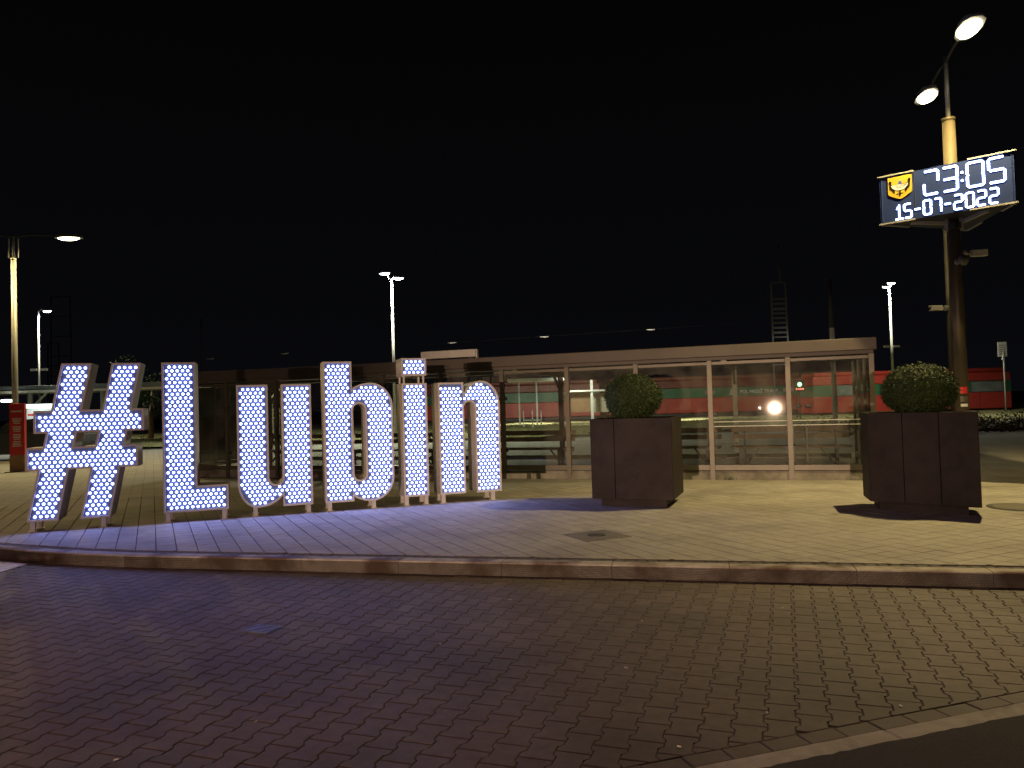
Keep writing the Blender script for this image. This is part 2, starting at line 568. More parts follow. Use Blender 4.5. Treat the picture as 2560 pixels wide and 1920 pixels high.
# painted crossing stripe by the kerb, far left
tag(MB().add([(x, y, ROADZ + 0.006) for x, y in ((-5.22, 8.16), (-6.05, 8.52), (-6.2, 6.4), (-5.40, 6.3))], [(0, 1, 2, 3)]).build('painted_stripe', 'paint'),
    'white painted road stripe meeting the kerb at far left', 'road marking')

# ---- strips behind the plaza
tag(MB().add([(-300, 30, -0.06), (300, 30, -0.06), (300, 34, -0.06), (-300, 34, -0.06)], [(0, 1, 2, 3)]).build('path', 'concrete'), 'grey concrete path behind the plaza', kind='structure')
gv, gf = [], []
nx, ny = 120, 14
for j in range(ny + 1):
    for i in range(nx + 1):
        x = -60 + 120 * i / nx; y = 34 + 22 * j / ny
        gv.append((x, y, -0.05 + 0.12 * random.random() + (0.1 if 0 < j < ny else 0)))
for j in range(ny):
    for i in range(nx):
        a = j * (nx + 1) + i
        gf.append((a, a + 1, a + nx + 2, a + nx + 1))
tag(MB().add(gv, gf).build('lawn', 'grass', smooth=True), 'rough dark grass strip in front of the tracks', kind='structure')
tuft = MB()
for k in range(9000):
    x, y = random.uniform(-50, 50), random.uniform(34, 55)
    a = random.uniform(0, pi); h = random.uniform(.02, .12); w = random.uniform(.04, .14)
    tuft.add([(x - cos(a) * w, y - sin(a) * w, 0), (x + cos(a) * w, y + sin(a) * w, 0), (x + random.uniform(-.1, .1), y + random.uniform(-.1, .1), 0.05 + h)], [(0, 1, 2)])
tag(tuft.build('ground_cover', 'grass'), 'low weeds and ground cover on the grass strip', 'ground cover', kind='stuff')
tag(MB().box((-200, 56, -0.3), (200, 80, 0.02)).build('track_bed', 'ballast'), 'stony ballast of the railway track bed', kind='structure')


# ================================================================== LIGHT-UP LETTERS
def arc(cx, cz, rx, rz, a0, a1, n=14):
    return [(cx + rx * cos(rad(a0 + (a1 - a0) * k / n)), cz + rz * sin(rad(a0 + (a1 - a0) * k / n))) for k in range(n + 1)]


def offset(poly, d):
    """inset a counter-clockwise outline by d (outset of a hole when it runs clockwise)"""
    out, n = [], len(poly)
    for i in range(n):
        p0, p1, p2 = Vector(poly[i - 1]), Vector(poly[i]), Vector(poly[(i + 1) % n])
        e1, e2 = (p1 - p0).normalized(), (p2 - p1).normalized()
        n1, n2 = Vector((-e1.y, e1.x)), Vector((-e2.y, e2.x))
        m = (n1 + n2)
        k = m.length
        m = n1 if k < 0.3 else m / k
        out.append(tuple(p1 + m * (d / max(0.55, m.dot(n1)))))
    return out


def sdist(p, poly):
    """signed distance, positive inside"""
    x, y = p; ins = False; best = 9
    for i in range(len(poly)):
        (x0, y0), (x1, y1) = poly[i - 1], poly[i]
        if (y0 > y) != (y1 > y) and x < (x1 - x0) * (y - y0) / (y1 - y0) + x0: ins = not ins
        dx, dy = x1 - x0, y1 - y0
        t = max(0, min(1, ((x - x0) * dx + (y - y0) * dy) / (dx * dx + dy * dy + 1e-12)))
        best = min(best, hypot(x - x0 - dx * t, y - y0 - dy * t))
    return best if ins else -best


def plate(name, outlines, y0, y1, m, parent, bev=0.0):
    """filled outlines (x, z) with holes, thick from y0 to y1, as a mesh"""
    cu = bpy.data.curves.new(name, 'CURVE')
    cu.dimensions = '2D'; cu.fill_mode = 'BOTH'
    cu.extrude = (y1 - y0) / 2
    for pl in outlines:
        sp = cu.splines.new('POLY')
        sp.points.add(len(pl) - 1)
        for q, (x, z) in zip(sp.points, pl): q.co = (x, z, 0, 1)
        sp.use_cyclic_u = True
    tmp = bpy.data.objects.new('tmp', cu); COL.objects.link(tmp)
    dg = bpy.context.evaluated_depsgraph_get(); dg.update()
    me = bpy.data.meshes.new_from_object(tmp.evaluated_get(dg))
    bpy.data.objects.remove(tmp); bpy.data.curves.remove(cu)
    me.transform(Matrix.Translation((0, (y0 + y1) / 2, 0)) @ Matrix.Rotation(pi / 2, 4, 'X'))
    me.materials.clear(); me.materials.append(MAT[m])
    me.name = name
    return link(name, me, parent)


r = lambda x0, z0, x1, z1: [(x0, z0), (x1, z0), (x1, z1), (x0, z1)]


def lerp_s(z, xb, xt, z0=0.13, z1=2.13):
    return xb + (xt - xb) * (z - z0) / (z1 - z0)


def hash_outline():
    l0 = lambda z: lerp_s(z, 0.0, 0.41); l1 = lambda z: l0(z) + 0.35
    r0 = lambda z: lerp_s(z, 0.60, 0.99); r1 = lambda z: r0(z) + 0.345
    ua, ub, la, lb = 1.24, 1.53, 0.77, 1.06
    out = [(l0(.13), .13), (l1(.13), .13), (l1(la), la), (r0(la), la), (r0(.13), .13), (r1(.13), .13), (r1(la), la), (1.28, la), (1.28, lb), (r1(lb), lb),
           (r1(ua), ua), (1.36, ua), (1.36, ub), (r1(ub), ub), (r1(2.13), 2.13), (r0(2.13), 2.13), (r0(ub), ub), (l1(ub), ub), (l1(2.13), 2.13), (l0(2.13), 2.13),
           (l0(ub), ub), (0.09, ub), (0.09, ua), (l0(ua), ua), (l0(lb), lb), (0.0, lb), (0.0, la), (l0(la), la)]
    hole = [(l1(lb), lb), (l1(ua), ua), (r0(ua), ua), (r0(lb), lb)]
    return [(out, [hole])]


uo = [(0, 1.81), (0, .47)] + arc(.26, .47, .26, .35, 180, 270)[1:] + [q for q in arc(.26, .47, .40, .35, 270, 345)[1:] if q[0] < .585] + [(.59, .272), (.59, .12), (.99, .12), (.99, 1.81), (.59, 1.81), (.59, .52)] + arc(.50, .52, .09, .09, 0, -180, 10)[1:] + [(.41, 1.81)]
bo = [(0, 2.12), (0, .12), (.40, .12), (.40, .20)] + [q for q in arc(.66, .46, .42, .35, 215, 270) if q[0] > .405] + arc(.66, .46, .32, .35, 270, 360)[1:] + arc(.66, 1.46, .32, .35, 0, 90) + [q for q in arc(.66, 1.46, .42, .35, 90, 145)[1:] if q[0] > .405] + [(.40, 1.72), (.40, 2.12)]
bh = list(reversed(arc(.495, .505, .085, .085, 180, 360, 10) + arc(.495, 1.425, .085, .085, 0, 180, 10)))
no_ = [(0, 1.79), (0, .13), (.39, .13), (.39, 1.41)] + arc(.475, 1.41, .085, .09, 180, 0, 10)[1:] + [(.56, .13), (.95, .13)] + arc(.66, 1.45, .29, .36, 0, 90) + [q for q in arc(.66, 1.45, .30, .36, 90, 160)[1:] if q[0] > .395] + [(.39, 1.607), (.39, 1.79)]
LETTERS = [
    ('hash_sign', 0.0 - 0.04, hash_outline(), (.06, .86), 'huge white light-up hash sign studded with bulbs, leftmost in the row'),
    ('letter_l', 1.54, [([(0, .13), (.81, .13), (.81, .47), (.42, .47), (.42, 2.13), (0, 2.13)], [])], (.05, .75), 'huge white light-up capital letter L studded with bulbs'),
    ('letter_u', 2.47, [(uo, [])], (.22, .93), 'huge white light-up letter u studded with bulbs'),
    ('letter_b', 3.63, [(bo, [bh])], (.06, .68), 'huge white light-up letter b studded with bulbs'),
    ('letter_i', 4.75, [(r(0, .13, .37, 1.79), []), (r(0, 1.90, .37, 2.16), [])], (.04, .33), 'huge white light-up letter i with its separate dot on thin posts'),
    ('letter_n', 5.29, [(no_, [])], (.05, .82), 'huge white light-up letter n studded with bulbs, nearest the planters'),
]
S0 = Vector((-6.117, 9.606, 0)); SA = atan2(.3179, .9483)
SU = Vector((cos(SA), sin(SA), 0))
DEPTH = 0.45
bulb = MB()
n = 8
rings = [(.0172, 0.0), (.0162, -.008), (.010, -.0135)]
bulb.add([(rr * cos(2 * pi * k / n), y, rr * sin(2 * pi * k / n)) for rr, y in rings for k in range(n)] + [(0, -.016, 0)],
         [(i * n + k, (i + 1) * n + k, (i + 1) * n + (k + 1) % n, i * n + (k + 1) % n) for i in range(2) for k in range(n)] + [(2 * n + k, 3 * n, 2 * n + (k + 1) % n) for k in range(n)])
bulb_me = bulb.mesh('bulb', 'led', True)
legm = MB().box((-.028, -.028, 0), (.028, .028, .135)).mesh('leg', 'white')
footm = MB().box((-.05, -.05, 0), (.05, .05, .008)).mesh('foot', 'white')
for nm, s0, shapes, legs, lab in LETTERS:
    t = empty('light_letter', S0 + SU * s0, SA)
    tag(t, lab, 'letter', 'light-up letters of the town sign')
    spots = []
    for out, holes in shapes:
        plate('casing', [out] + holes, 0.035, DEPTH, 'white', t)
        ins = offset(out, 0.026); hin = [offset(h, 0.026) for h in holes]
        # offset() moves to the left of travel: inwards for the outline; holes run the other way round
        if holes and area(holes[0]) > 0: hin = [offset(list(reversed(h)), 0.026) for h in holes]
        plate('rim', [out] + holes + [ins] + hin, 0.0, 0.034, 'white', t)
        plate('light_panel', [ins] + hin, 0.022, 0.0345, 'panel', t)
        x0 = min(p[0] for p in out); x1 = max(p[0] for p in out); z0 = min(p[1] for p in out); z1 = max(p[1] for p in out)
        cw, rh = 0.0655, 0.0522
        mg = 0.047
        w = x1 - x0 - 2 * mg
        ox = x0 + mg + (w % (cw / 2)) / 2
        rows = int((z1 - z0 - 2 * mg) / rh)
        oz = z1 - mg - ((z1 - z0 - 2 * mg) - rows * rh) / 2
        for j in range(rows + 1):
            z = oz - j * rh
            x = ox + (0 if j % 2 else cw / 2) - cw
            while x < x1:
                if sdist((x, z), out) > mg - 0.004 and all(sdist((x, z), h) < -(mg - 0.006) for h in holes):
                    spots.append((x, z))
                x += cw
    pj = []
    for x, z in spots:
        q = S0 + SU * (s0 + x); pj.append((hypot(q.x, q.y), x, z))
    pj.sort()
    mass = MB()
    for k, (_, x, z) in enumerate(pj):
        if k < 300:
            ob = link('bulb', bulb_me, t); ob.location = (x, 0.0215, z)
        else:
            mass.add([(a + x, b + 0.0215, c + z) for a, b, c in bulb.v], bulb.f)
    if mass.v:
        tag(mass.build('bulb_mass', 'led', t, True), kind='stuff')
    for lx in legs:
        for ly in (.06, DEPTH - .06):
            ob = link('leg', legm, t); ob.location = (lx, ly, 0)
            f = link('foot', footm, ob); f.location = (0, 0, 0.001)
    if nm == 'letter_i':
        for lx in (.04, .33):
            for ly in (.05, DEPTH - .05):
                MB().box((lx - .012, ly - .012, 1.785), (lx + .012, ly + .012, 1.905)).build('dot_post', 'white', t)


# ================================================================== PLANTERS AND BOX BALLS
def planter(pts, seams, label):
    c = Vector((sum(p[0] for p in pts) / len(pts), sum(p[1] for p in pts) / len(pts)))
    t = empty('planter', (c.x, c.y, 0))
    tag(t, label, 'planter', 'big dark planters on the plaza')
    P = [Vector(p) - c for p in pts]
    n = len(P)
    z0, z1 = 0.105, 1.20
    tk = 0.035
    for i in range(n):
        a, b = P[i], P[(i + 1) % n]
        d = (b - a).normalized(); nn = Vector((-d.y, d.x)); ln = (b - a).length
        cuts = [0.0] + list(seams.get(i, (.5,))) + [1.0]
        for k in range(len(cuts) - 1):
            a1, b1 = a + d * (ln * cuts[k] + 0.003), a + d * (ln * cuts[k + 1] - 0.003)
            ia = 0.03 if k == 0 else 0.0; ib = 0.03 if k == len(cuts) - 2 else 0.0
            q = [a1, b1, b1 + nn * tk - d * ib, a1 + nn * tk + d * ia]
            bevel(MB().prism([tuple(v) for v in q], z0, z1).build('side_panel', 'planter', t), 0.004, 1)
    MB().prism([tuple(v * 0.93) for v in P], z0 + 0.004, 1.12).build('soil', 'soil', t)
    MB().prism([tuple(v * 0.95) for v in P], z0 - 0.004, z0 + 0.003).build('base', 'planter', t)
    MB().prism([tuple(v * 0.80) for v in P], 0.0, z0 - 0.005).build('plinth', 'planter', t)
    return c


pc1 = planter([(1.06, 10.54), (2.094, 10.08), (2.42, 10.96), (1.386, 11.42)], {0: (.30,), 1: ()}, 'dark brown boxy planter beside the letter n, holding a round box ball')
pc2 = planter([(4.40, 9.465), (5.288, 8.654), (5.55, 9.2), (5.12, 9.9), (4.56, 10.0)], {0: (.33, .66), 1: (), 2: (), 3: (), 4: ()}, 'dark brown boxy planter in front of the clock post, casting a black shadow')


def box_ball(c, rx, rz, zc, label, seed, n=15000):
    rnd = random.Random(seed)
    t = empty('boxwood_ball', (c[0], c[1], 1.12)); tag(t, label, 'shrub', 'clipped box balls in planters')
    core = bpy.data.meshes.new('core')
    bm = bmesh.new(); bmesh.ops.create_icosphere(bm, subdivisions=3, radius=1.0)
    for v in bm.verts: v.co = Vector((v.co.x * rx * .87, v.co.y * rx * .87, v.co.z * rz * .87 + zc - 1.12))
    bm.to_mesh(core); bm.free(); core.materials.append(MAT['leafcore']); link('twig_core', core, t)
    mb = MB()
    bumps = [(Vector((rnd.gauss(0, 1), rnd.gauss(0, 1), rnd.gauss(0, 1))).normalized(), rnd.uniform(-.06, .07)) for _ in range(40)]
    for k in range(n):
        d = Vector((rnd.gauss(0, 1), rnd.gauss(0, 1), rnd.gauss(0, 1))).normalized()
        b = sum(a * max(0, d.dot(v) - .88) / .12 for v, a in bumps)
        rr = rnd.uniform(.86, 1.0) + b * .6 + (rnd.random() ** 6) * .09
        p = Vector((d.x * rx, d.y * rx, d.z * rz)) * rr + Vector((0, 0, zc - 1.12))
        nrm = (d + Vector((rnd.gauss(0, .55), rnd.gauss(0, .55), rnd.gauss(0, .55)))).normalized()
        tg = nrm.cross(Vector((rnd.gauss(0, 1), rnd.gauss(0, 1), rnd.gauss(0, 1)))).normalized(); bt = nrm.cross(tg)
        l, w = rnd.uniform(.010, .017), rnd.uniform(.005, .009)
        mb.add([p - tg * l, p + bt * w, p + tg * l, p - bt * w], [(0, 1, 2, 3)])
    mb.build('foliage', 'leaf', t)
    MB().tube([(0, 0, -.05), (0, 0, zc - 1.12)], .03, 8).build('trunk', 'wood', t)


box_ball((pc1.x - .04, pc1.y), 0.405, 0.345, 1.48, 'round dark green box ball in the planter beside the letters', 3)
box_ball((pc2.x + .06, pc2.y), 0.43, 0.335, 1.46, 'wide flattened box ball in the planter before the clock post, lit along its top', 4)


# ================================================================== STREET LAMPS
def spot(parent, loc, col, watts, size=165, radius=0.1, blend=0.35, aim=(0, 0, -1)):
    ld = bpy.data.lights.new('lamp_light', 'SPOT')
    ld.energy, ld.color = watts, col
    ld.spot_size, ld.spot_blend, ld.shadow_soft_size = rad(size), blend, radius
    o = bpy.data.objects.new('lamp_light', ld); COL.objects.link(o)
    o.parent = parent; o.location = loc
    o.rotation_euler = Vector(aim).to_track_quat('-Z', 'Y').to_euler()
    return o


def luminaire(parent, p, d, ln=0.62, w=0.26, lens='lens', body='galv'):
    """head at p pointing along d (horizontal unit vector)"""
    d = Vector(d); sdv = Vector((-d.y, d.x, 0))
    secs = [(-.5, .35, .05), (-.35, .7, .085), (0, 1, .10), (.35, .85, .08), (.5, .4, .04)]
    vs, fs = [], []
    for t, ww, h in secs:
        c = Vector(p) + d * t * ln
        for a, b in ((-1, 0), (-.8, 1), (.8, 1), (1, 0)):
            vs.append(c + sdv * (a * ww * w / 2) + Vector((0, 0, b * h)))
    m = 4
    for i in range(len(secs) - 1):
        for k in range(m):
            fs.append((i * m + k, i * m + (k + 1) % m, (i + 1) * m + (k + 1) % m, (i + 1) * m + k))
    fs += [(0, 3, 2, 1), tuple(range((len(secs) - 1) * m, len(secs) * m))]
    head = MB().add(vs, fs).build('lamp_head', body, parent)
    nb = 14
    rg = [(1.0, 0.0), (.85, -.03), (.45, -.055)]
    lv = [Vector(p) + d * (ln * .40 * rr * cos(2 * pi * k / nb)) + sdv * (w * .42 * rr * sin(2 * pi * k / nb)) + Vector((0, 0, z - .002)) for rr, z in rg for k in range(nb)]
    lv.append(Vector(p) + Vector((0, 0, -.062)))
    lf = [(i * nb + k, i * nb + (k + 1) % nb, (i + 1) * nb + (k + 1) % nb, (i + 1) * nb + k) for i in range(2) for k in range(nb)] + [(2 * nb + k, 2 * nb + (k + 1) % nb, 3 * nb) for k in range(nb)]
    MB().add(lv, lf).build('lens', lens, head, True)
    return head


def twin_lamp(base, arm_dir, arm_len, h, zthick, r0, r1, label, watts, col, mat, group=None, second=None, lens='lens', both=True, thin_r=.035):
    t = empty('street_lamp', (base[0], base[1], base[2] if len(base) > 2 else 0))
    tag(t, label, 'street lamp', group)
    z0 = 0
    MB().tube([(0, 0, 0), (0, 0, zthick - .02)], [r0, r1], 20).build('post', mat, t, True)
    MB().tube([(0, 0, zthick - .02), (0, 0, zthick + .03), (0, 0, zthick + .05)], [r1 * 1.08, r1 * 1.08, thin_r], 20).build('collar', mat, t, True)
    MB().tube([(0, 0, zthick), (0, 0, h + .15)], [thin_r, thin_r * .8], 14).build('mast_top', 'galv', t, True)
    d = Vector((*arm_dir, 0)).normalized()
    for sgn in ((1, -1) if both else (1,)):
        e = d * sgn * arm_len
        MB().tube([(0, 0, h + .05), e * .3 + Vector((0, 0, h + .10)), e * .75 + Vector((0, 0, h + .08))], .020, 10).build('arm', 'mast', t, True)
        luminaire(t, e + Vector((0, 0, h)), d * sgn, .74, .34, lens=lens)
        if sgn == -1 and second:               # the head towards the road
            spot(t, e + Vector((0, 0, h - .09)), col, second[0], second[1], .05, .6, second[2])
        else:
            spot(t, e + Vector((0, 0, h - .09)), col, watts, radius=.05)
    return t


PX, PY = 6.90, 11.7
lampA = twin_lamp((PX, PY), (.36, 1.2), 1.25, 6.5, 5.65, .112, .090, 'bronze clock post at right with twin yellow street lamps', 270, WARM, 'bronze', 'street lamps around the plaza', (1800, 132, (0, 0, -1)))
MB().tube([(0, 0, 0), (0, 0, .02)], .2, 20).build('base_plate', 'bronze', lampA)
for z0_, z1_, m, w in ((1.40, 1.50, 'signred', .034), (1.20, 1.245, 'paint', .034), (1.27, 1.36, 'alu', .036)):
    vs = []
    for k in range(7):
        a = rad(-125 + 9 * k)
        for z in (z0_, z1_): vs.append((.1125 * cos(a), .1125 * sin(a), z))
    MB().add(vs, [(2 * k, 2 * k + 2, 2 * k + 3, 2 * k + 1) for k in range(6)]).build('sticker', m, lampA)

lb_ = at(38, 1000, 21.6)
lampB = twin_lamp((lb_.x, 21.6), (1, .1), 1.50, 6.60, 6.0, .085, .065, 'slim yellow street lamp standing at the left edge behind the hash sign', 780, WARM, 'galv', 'street lamps around the plaza')
for sx in (-.13, .13):
    MB().bar((sx, 0, 6.05), (sx, 0, 6.6), .03, .03).build('banner_bracket', 'galv', lampB)

lampC = twin_lamp((-8.6, 0.2, ROADZ), (1, .1), 1.5, 6.4, 5.9, .085, .065, 'amber street lamp across the road behind the viewer', 690, AMBER, 'galv', 'street lamps around the plaza', both=False)


# ================================================================== CLOCK DISPLAY on the post
SEG = {'0': 'abcdef', '1': 'bc', '2': 'abged', '3': 'abgcd', '4': 'fgbc', '5': 'afgcd', '6': 'afgedc', '7': 'abc', '8': 'abcdefg', '9': 'abcdfg', '-': 'g'}


def seg_digit(ch, x, z, w, h, tk, y, name, parent, drop='', gap=.0):
    """seven-segment figure, lower left corner x, z"""
    mb = MB()
    P = {'a': ((0, h), (w, h)), 'b': ((w, h), (w, h / 2)), 'c': ((w, h / 2), (w, 0)), 'd': ((0, 0), (w, 0)), 'e': ((0, 0), (0, h / 2)), 'f': ((0, h / 2), (0, h)), 'g': ((0, h / 2), (w, h / 2))}
    c = tk * .45
    for s_ in SEG[ch]:
        if s_ in drop: continue
        (xa, za), (xb, zb) = P[s_]
        d = Vector((xb - xa, zb - za)).normalized(); nn = Vector((-d.y, d.x)) * tk / 2
        a = Vector((x + xa, z + za)) + d * c; b = Vector((x + xb, z + zb)) - d * c
        q = [a - d * tk * .25, a - nn, b - nn, b + d * tk * .25, b + nn, a + nn]
        mb.xz([tuple(v) for v in q], y - .005, y)
    # rounded corners where two bars meet
    for (cx, cz), need in (((0, h), 'af'), ((w, h), 'ab'), ((0, 0), 'de'), ((w, 0), 'cd'), ((w, h / 2), 'bc'), ((0, h / 2), 'ef')):
        if all(k in SEG[ch] and k not in drop for k in need):
            ix = tk * .28 if cx == 0 else -tk * .28
            iz = 0 if cz == h / 2 else (tk * .28 if cz == 0 else -tk * .28)
            mb.xz([(x + cx + ix + tk * .5 * cos(2 * pi * k / 8), z + cz + iz + tk * .5 * sin(2 * pi * k / 8)) for k in range(8)], y - .0045, y)
    return mb.build(name, 'digit', parent)


CWD, CHT = 1.81, 0.766                          # one face of the three-sided clock
ca = atan2(-.66, .75)
zc0 = 4.08
clk = empty('clock_display', (PX, PY, zc0), ca)
tag(clk, 'three-sided black digital clock reading 23:05 above its date, on the post', 'clock')
ap = CWD / (2 * math.sqrt(3))
for k in range(3):
    rot = Matrix.Rotation(2 * pi * k / 3, 4, 'Z')
    tr = lambda p: rot @ Vector(p)

    def face_box(a, b, name, m, mb=None):
        mb = MB().box(a, b)
        mb.v = [tuple(tr(v)) for v in mb.v]
        return mb.build(name, m, clk)
    face_box((-CWD / 2 + .012, -ap, .015), (CWD / 2 - .012, -ap + .04, CHT - .015), 'display_panel', 'screen')
    for z in (0, CHT - .02):
        face_box((-CWD / 2 - .01, -ap - .022, z), (-CWD / 2 + .50, -ap + .02, z + .022), 'frame_rail', 'galv')
        face_box((CWD / 2 - .58, -ap - .022, z), (CWD / 2 + .01, -ap + .02, z + .022), 'frame_rail', 'galv')
    face_box((-CWD / 2 + .505, -ap - .004, .01), (-CWD / 2 + .515, -ap + .01, CHT - .01), 'panel_joint', 'dark')
    face_box((CWD / 2 - .585, -ap - .004, .01), (CWD / 2 - .575, -ap + .01, CHT - .01), 'panel_joint', 'dark')
tri = [tuple((Matrix.Rotation(2 * pi * k / 3, 2) @ Vector((-CWD / 2 + .06, -ap + .05)))) for k in range(3)]
MB().prism(tri, CHT - .03, CHT - .022).build('lid', 'dark', clk)
MB().prism(tri, .018, .024).build('underside', 'dark', clk)
yF = -ap - .003
X = lambda u: -CWD / 2 + u * CWD
Z = lambda v: CHT * (1 - v)
zt0, zt1 = Z(.545), Z(.085)
tk = .033
for ch, u0, u1, drop in (('2', .355, .46, 'g'), ('3', .495, .60, ''), ('0', .672, .785, ''), ('5', .822, .93, '')):
    seg_digit(ch, X(u0), zt0, X(u1) - X(u0), zt1 - zt0, tk, yF, 'time_digit', clk, drop)
for zz in (.33, .67):
    MB().xz([(X(.635) + .019 * cos(2 * pi * k / 10), zt0 + (zt1 - zt0) * zz + .019 * sin(2 * pi * k / 10)) for k in range(10)], yF - .005, yF).build('colon_dot', 'digit', clk)
zd0, zd1 = Z(.93), Z(.655)
tk2 = .026
for ch, u0, u1 in (('5', .195, .25), ('-', .27, .325), ('0', .345, .40), ('7', .425, .475), ('-', .495, .55), ('2', .57, .63), ('0', .655, .71), ('2', .735, .795), ('2', .82, .88)):
    seg_digit(ch, X(u0), zd0, X(u1) - X(u0), zd1 - zd0, tk2, yF, 'date_digit', clk)
one = MB()
xm = X(.155); hh = zd1 - zd0
one.xz([(xm - tk2 * .5, zd0), (xm + tk2 * .5, zd0), (xm + tk2 * .5, zd1 + .01), (xm - tk2 * .2, zd1 + .01), (xm - tk2 * .5, zd1 - .03)], yF - .005, yF)
one.xz([(xm - .045, zd1 - .062), (xm - .018, zd1 - .062), (xm - .018, zd1 - .01)], yF - .0045, yF)
one.xz([(xm - .055, zd0 - tk2 * .5), (xm + .055, zd0 - tk2 * .5), (xm + .055, zd0 + tk2 * .4), (xm - .055, zd0 + tk2 * .4)], yF - .0048, yF)
one.build('date_digit', 'digit', clk)
# the town's shield
em_l, em_r, em_t, em_b = X(.075), X(.262), Z(.065), Z(.53)
ec = (em_l + em_r) / 2; ew = em_r - em_l; eh = em_t - em_b
sh = [(em_l, em_t), (em_l, em_b + eh * .30)] + [(ec - ew / 2 * cos(t), em_b + eh * .30 - eh * (.20 * sin(t))) for t in (.35, .7)] + [(ec - ew * .16, em_b + eh * .06), (ec, em_b), (ec + ew * .16, em_b + eh * .06)] + [(ec + ew / 2 * cos(t), em_b + eh * .30 - eh * (.20 * sin(t))) for t in (.7, .35)] + [(em_r, em_b + eh * .30), (em_r, em_t)]
shield = MB().xz(sh, -ap - .012, -ap - .001).build('shield', 'yellow', clk)
ez = em_t - eh * .42
ring = []
for k in range(13):
    t = pi + .12 + (pi - .24) * k / 12
    ring.append((ec + ew * .36 * cos(t), ez + ew * .30 * sin(t) + .03))
for k in range(13):
    t = 2 * pi - .12 - (pi - .24) * k / 12
    ring.append((ec + ew * .37 * cos(t), ez + ew * .20 * sin(t) + .03))
MB().xz(ring, -ap - .016, -ap - .0125).build('crescent', 'paint', shield)
eg = MB()
for sg in (-1, 1):
    for k in range(4):
        x0 = ec + sg * ew * (.40 - .055 * k); zt = ez + .055 - .012 * k
        eg.xz([(x0 - .007, zt - .09 - .012 * k), (x0 + .007, zt - .10 - .010 * k), (x0 + .010, zt - .01), (x0 - .010, zt)][::1], -ap - .0152, -ap - .0125)
    eg.xz([(ec + sg * ew * .40 + .02 * cos(2 * pi * k / 9), ez + .065 + .028 * sin(2 * pi * k / 9)) for k in range(9)], -ap - .0154, -ap - .0125)
eg.xz([(ec - .010, ez - .16), (ec + .010, ez - .16), (ec + .014, ez - .03), (ec - .014, ez - .03)], -ap - .0152, -ap - .0125)
eg.xz([(ec - .05, ez - .128), (ec + .05, ez - .124), (ec + .05, ez - .114), (ec - .05, ez - .118)], -ap - .0154, -ap - .0125)
for k in range(-3, 4):
    eg.xz([(ec + k * .020 - .004, ez - .085 + abs(k) * .006), (ec + k * .018 + .004, ez - .085 + abs(k) * .006), (ec + k * .014 + .005, ez - .02), (ec + k * .014 - .005, ez - .02)], -ap - .0150, -ap - .0125)
eg.build('eagle', 'black', shield)
MB().xz([(ec - .035, ez + .0), (ec + .045, ez - .005), (ec + .02, ez + .07), (ec - .005, ez + .075)], -ap - .0150, -ap - .0126).build('robe', 'blue', shield)
MB().xz([(ec + .005, ez - .005), (ec + .05, ez), (ec + .03, ez + .028), (ec + .012, ez + .024)], -ap - .0156, -ap - .0152).build('robe_fold', 'signred', shield)
MB().xz([(ec + .006 + .014 * cos(2 * pi * k / 9), ez + .088 + .016 * sin(2 * pi * k / 9)) for k in range(9)], -ap - .0150, -ap - .0126).build('head', 'skin', shield)
# brackets that carry the clock
for k in range(3):
    rot = Matrix.Rotation(2 * pi * k / 3, 3, 'Z')
    a, b = rot @ Vector((.10, 0, -.05)), rot @ Vector((.52, -.30, .01))
    MB().bar(a, b, .05, .05).build('bracket', 'galv', clk)
    MB().bar(rot @ Vector((.115, -.02, -.16)), rot @ Vector((.115, -.02, .06)), .05, .05).build('bracket', 'galv', clk)
MB().tube([(0, 0, -.14), (0, 0, -.05)], .125, 16).build('clamp', 'dark', clk)


def camera_box(p, d, label, s=1.0):
    t = empty('security_camera', p, atan2(d[1], d[0])); tag(t, label, 'camera', 'security cameras on posts')
    MB().tube([(0, 0, 0), (.05 * s, 0, 0)], .055 * s, 12).build('mount', 'galv', t)
    MB().bar((.05 * s, 0, 0), (.12 * s, 0, -.01), .025 * s).build('arm', 'galv', t)
    bevel(MB().box((.12 * s, -.045 * s, -.05 * s), (.36 * s, .045 * s, .05 * s)).build('housing', 'lite', t), .01)
    MB().tube([(.358 * s, 0, 0), (.37 * s, 0, 0)], .032 * s, 12).build('lens', 'black', t)


q = at(2404, 633, 11.6); camera_box((PX + .09, PY - .05, q.z), (1, -.1), 'grey security camera pointing right from the clock post')
q = at(2383, 655, 11.6)
t = empty('loudspeaker', (PX - .02, PY - .12, q.z)); tag(t, 'small round horn loudspeaker on the clock post under the display', 'loudspeaker')
MB().tube([(0, .02, 0), (0, -.05, 0), (0, -.14, 0)], [.03, .04, .085], 14).build('horn', 'tgrey', t, True)
MB().tube([(0, .03, 0), (0, .0, 0)], .045, 12).build('mount', 'galv', t)

# grey post standing behind the clock post, with its own camera
gp = at(2386, 1000, 14.5)
t = empty('camera_post', (gp.x, 14.5, 0)); tag(t, 'plain grey steel post just left of the bronze clock post', 'post')
MB().tube([(0, 0, 0), (0, 0, 4.6)], [.075, .06], 16).build('shaft', 'postgrey', t, True)
MB().tube([(0, 0, 0), (0, 0, .02)], .15, 16).build('base_plate', 'galv', t)
q = at(2372, 770, 14.5); camera_box((gp.x - .06, 14.5, q.z), (-1, -.15), 'small white security camera pointing left from the grey post')


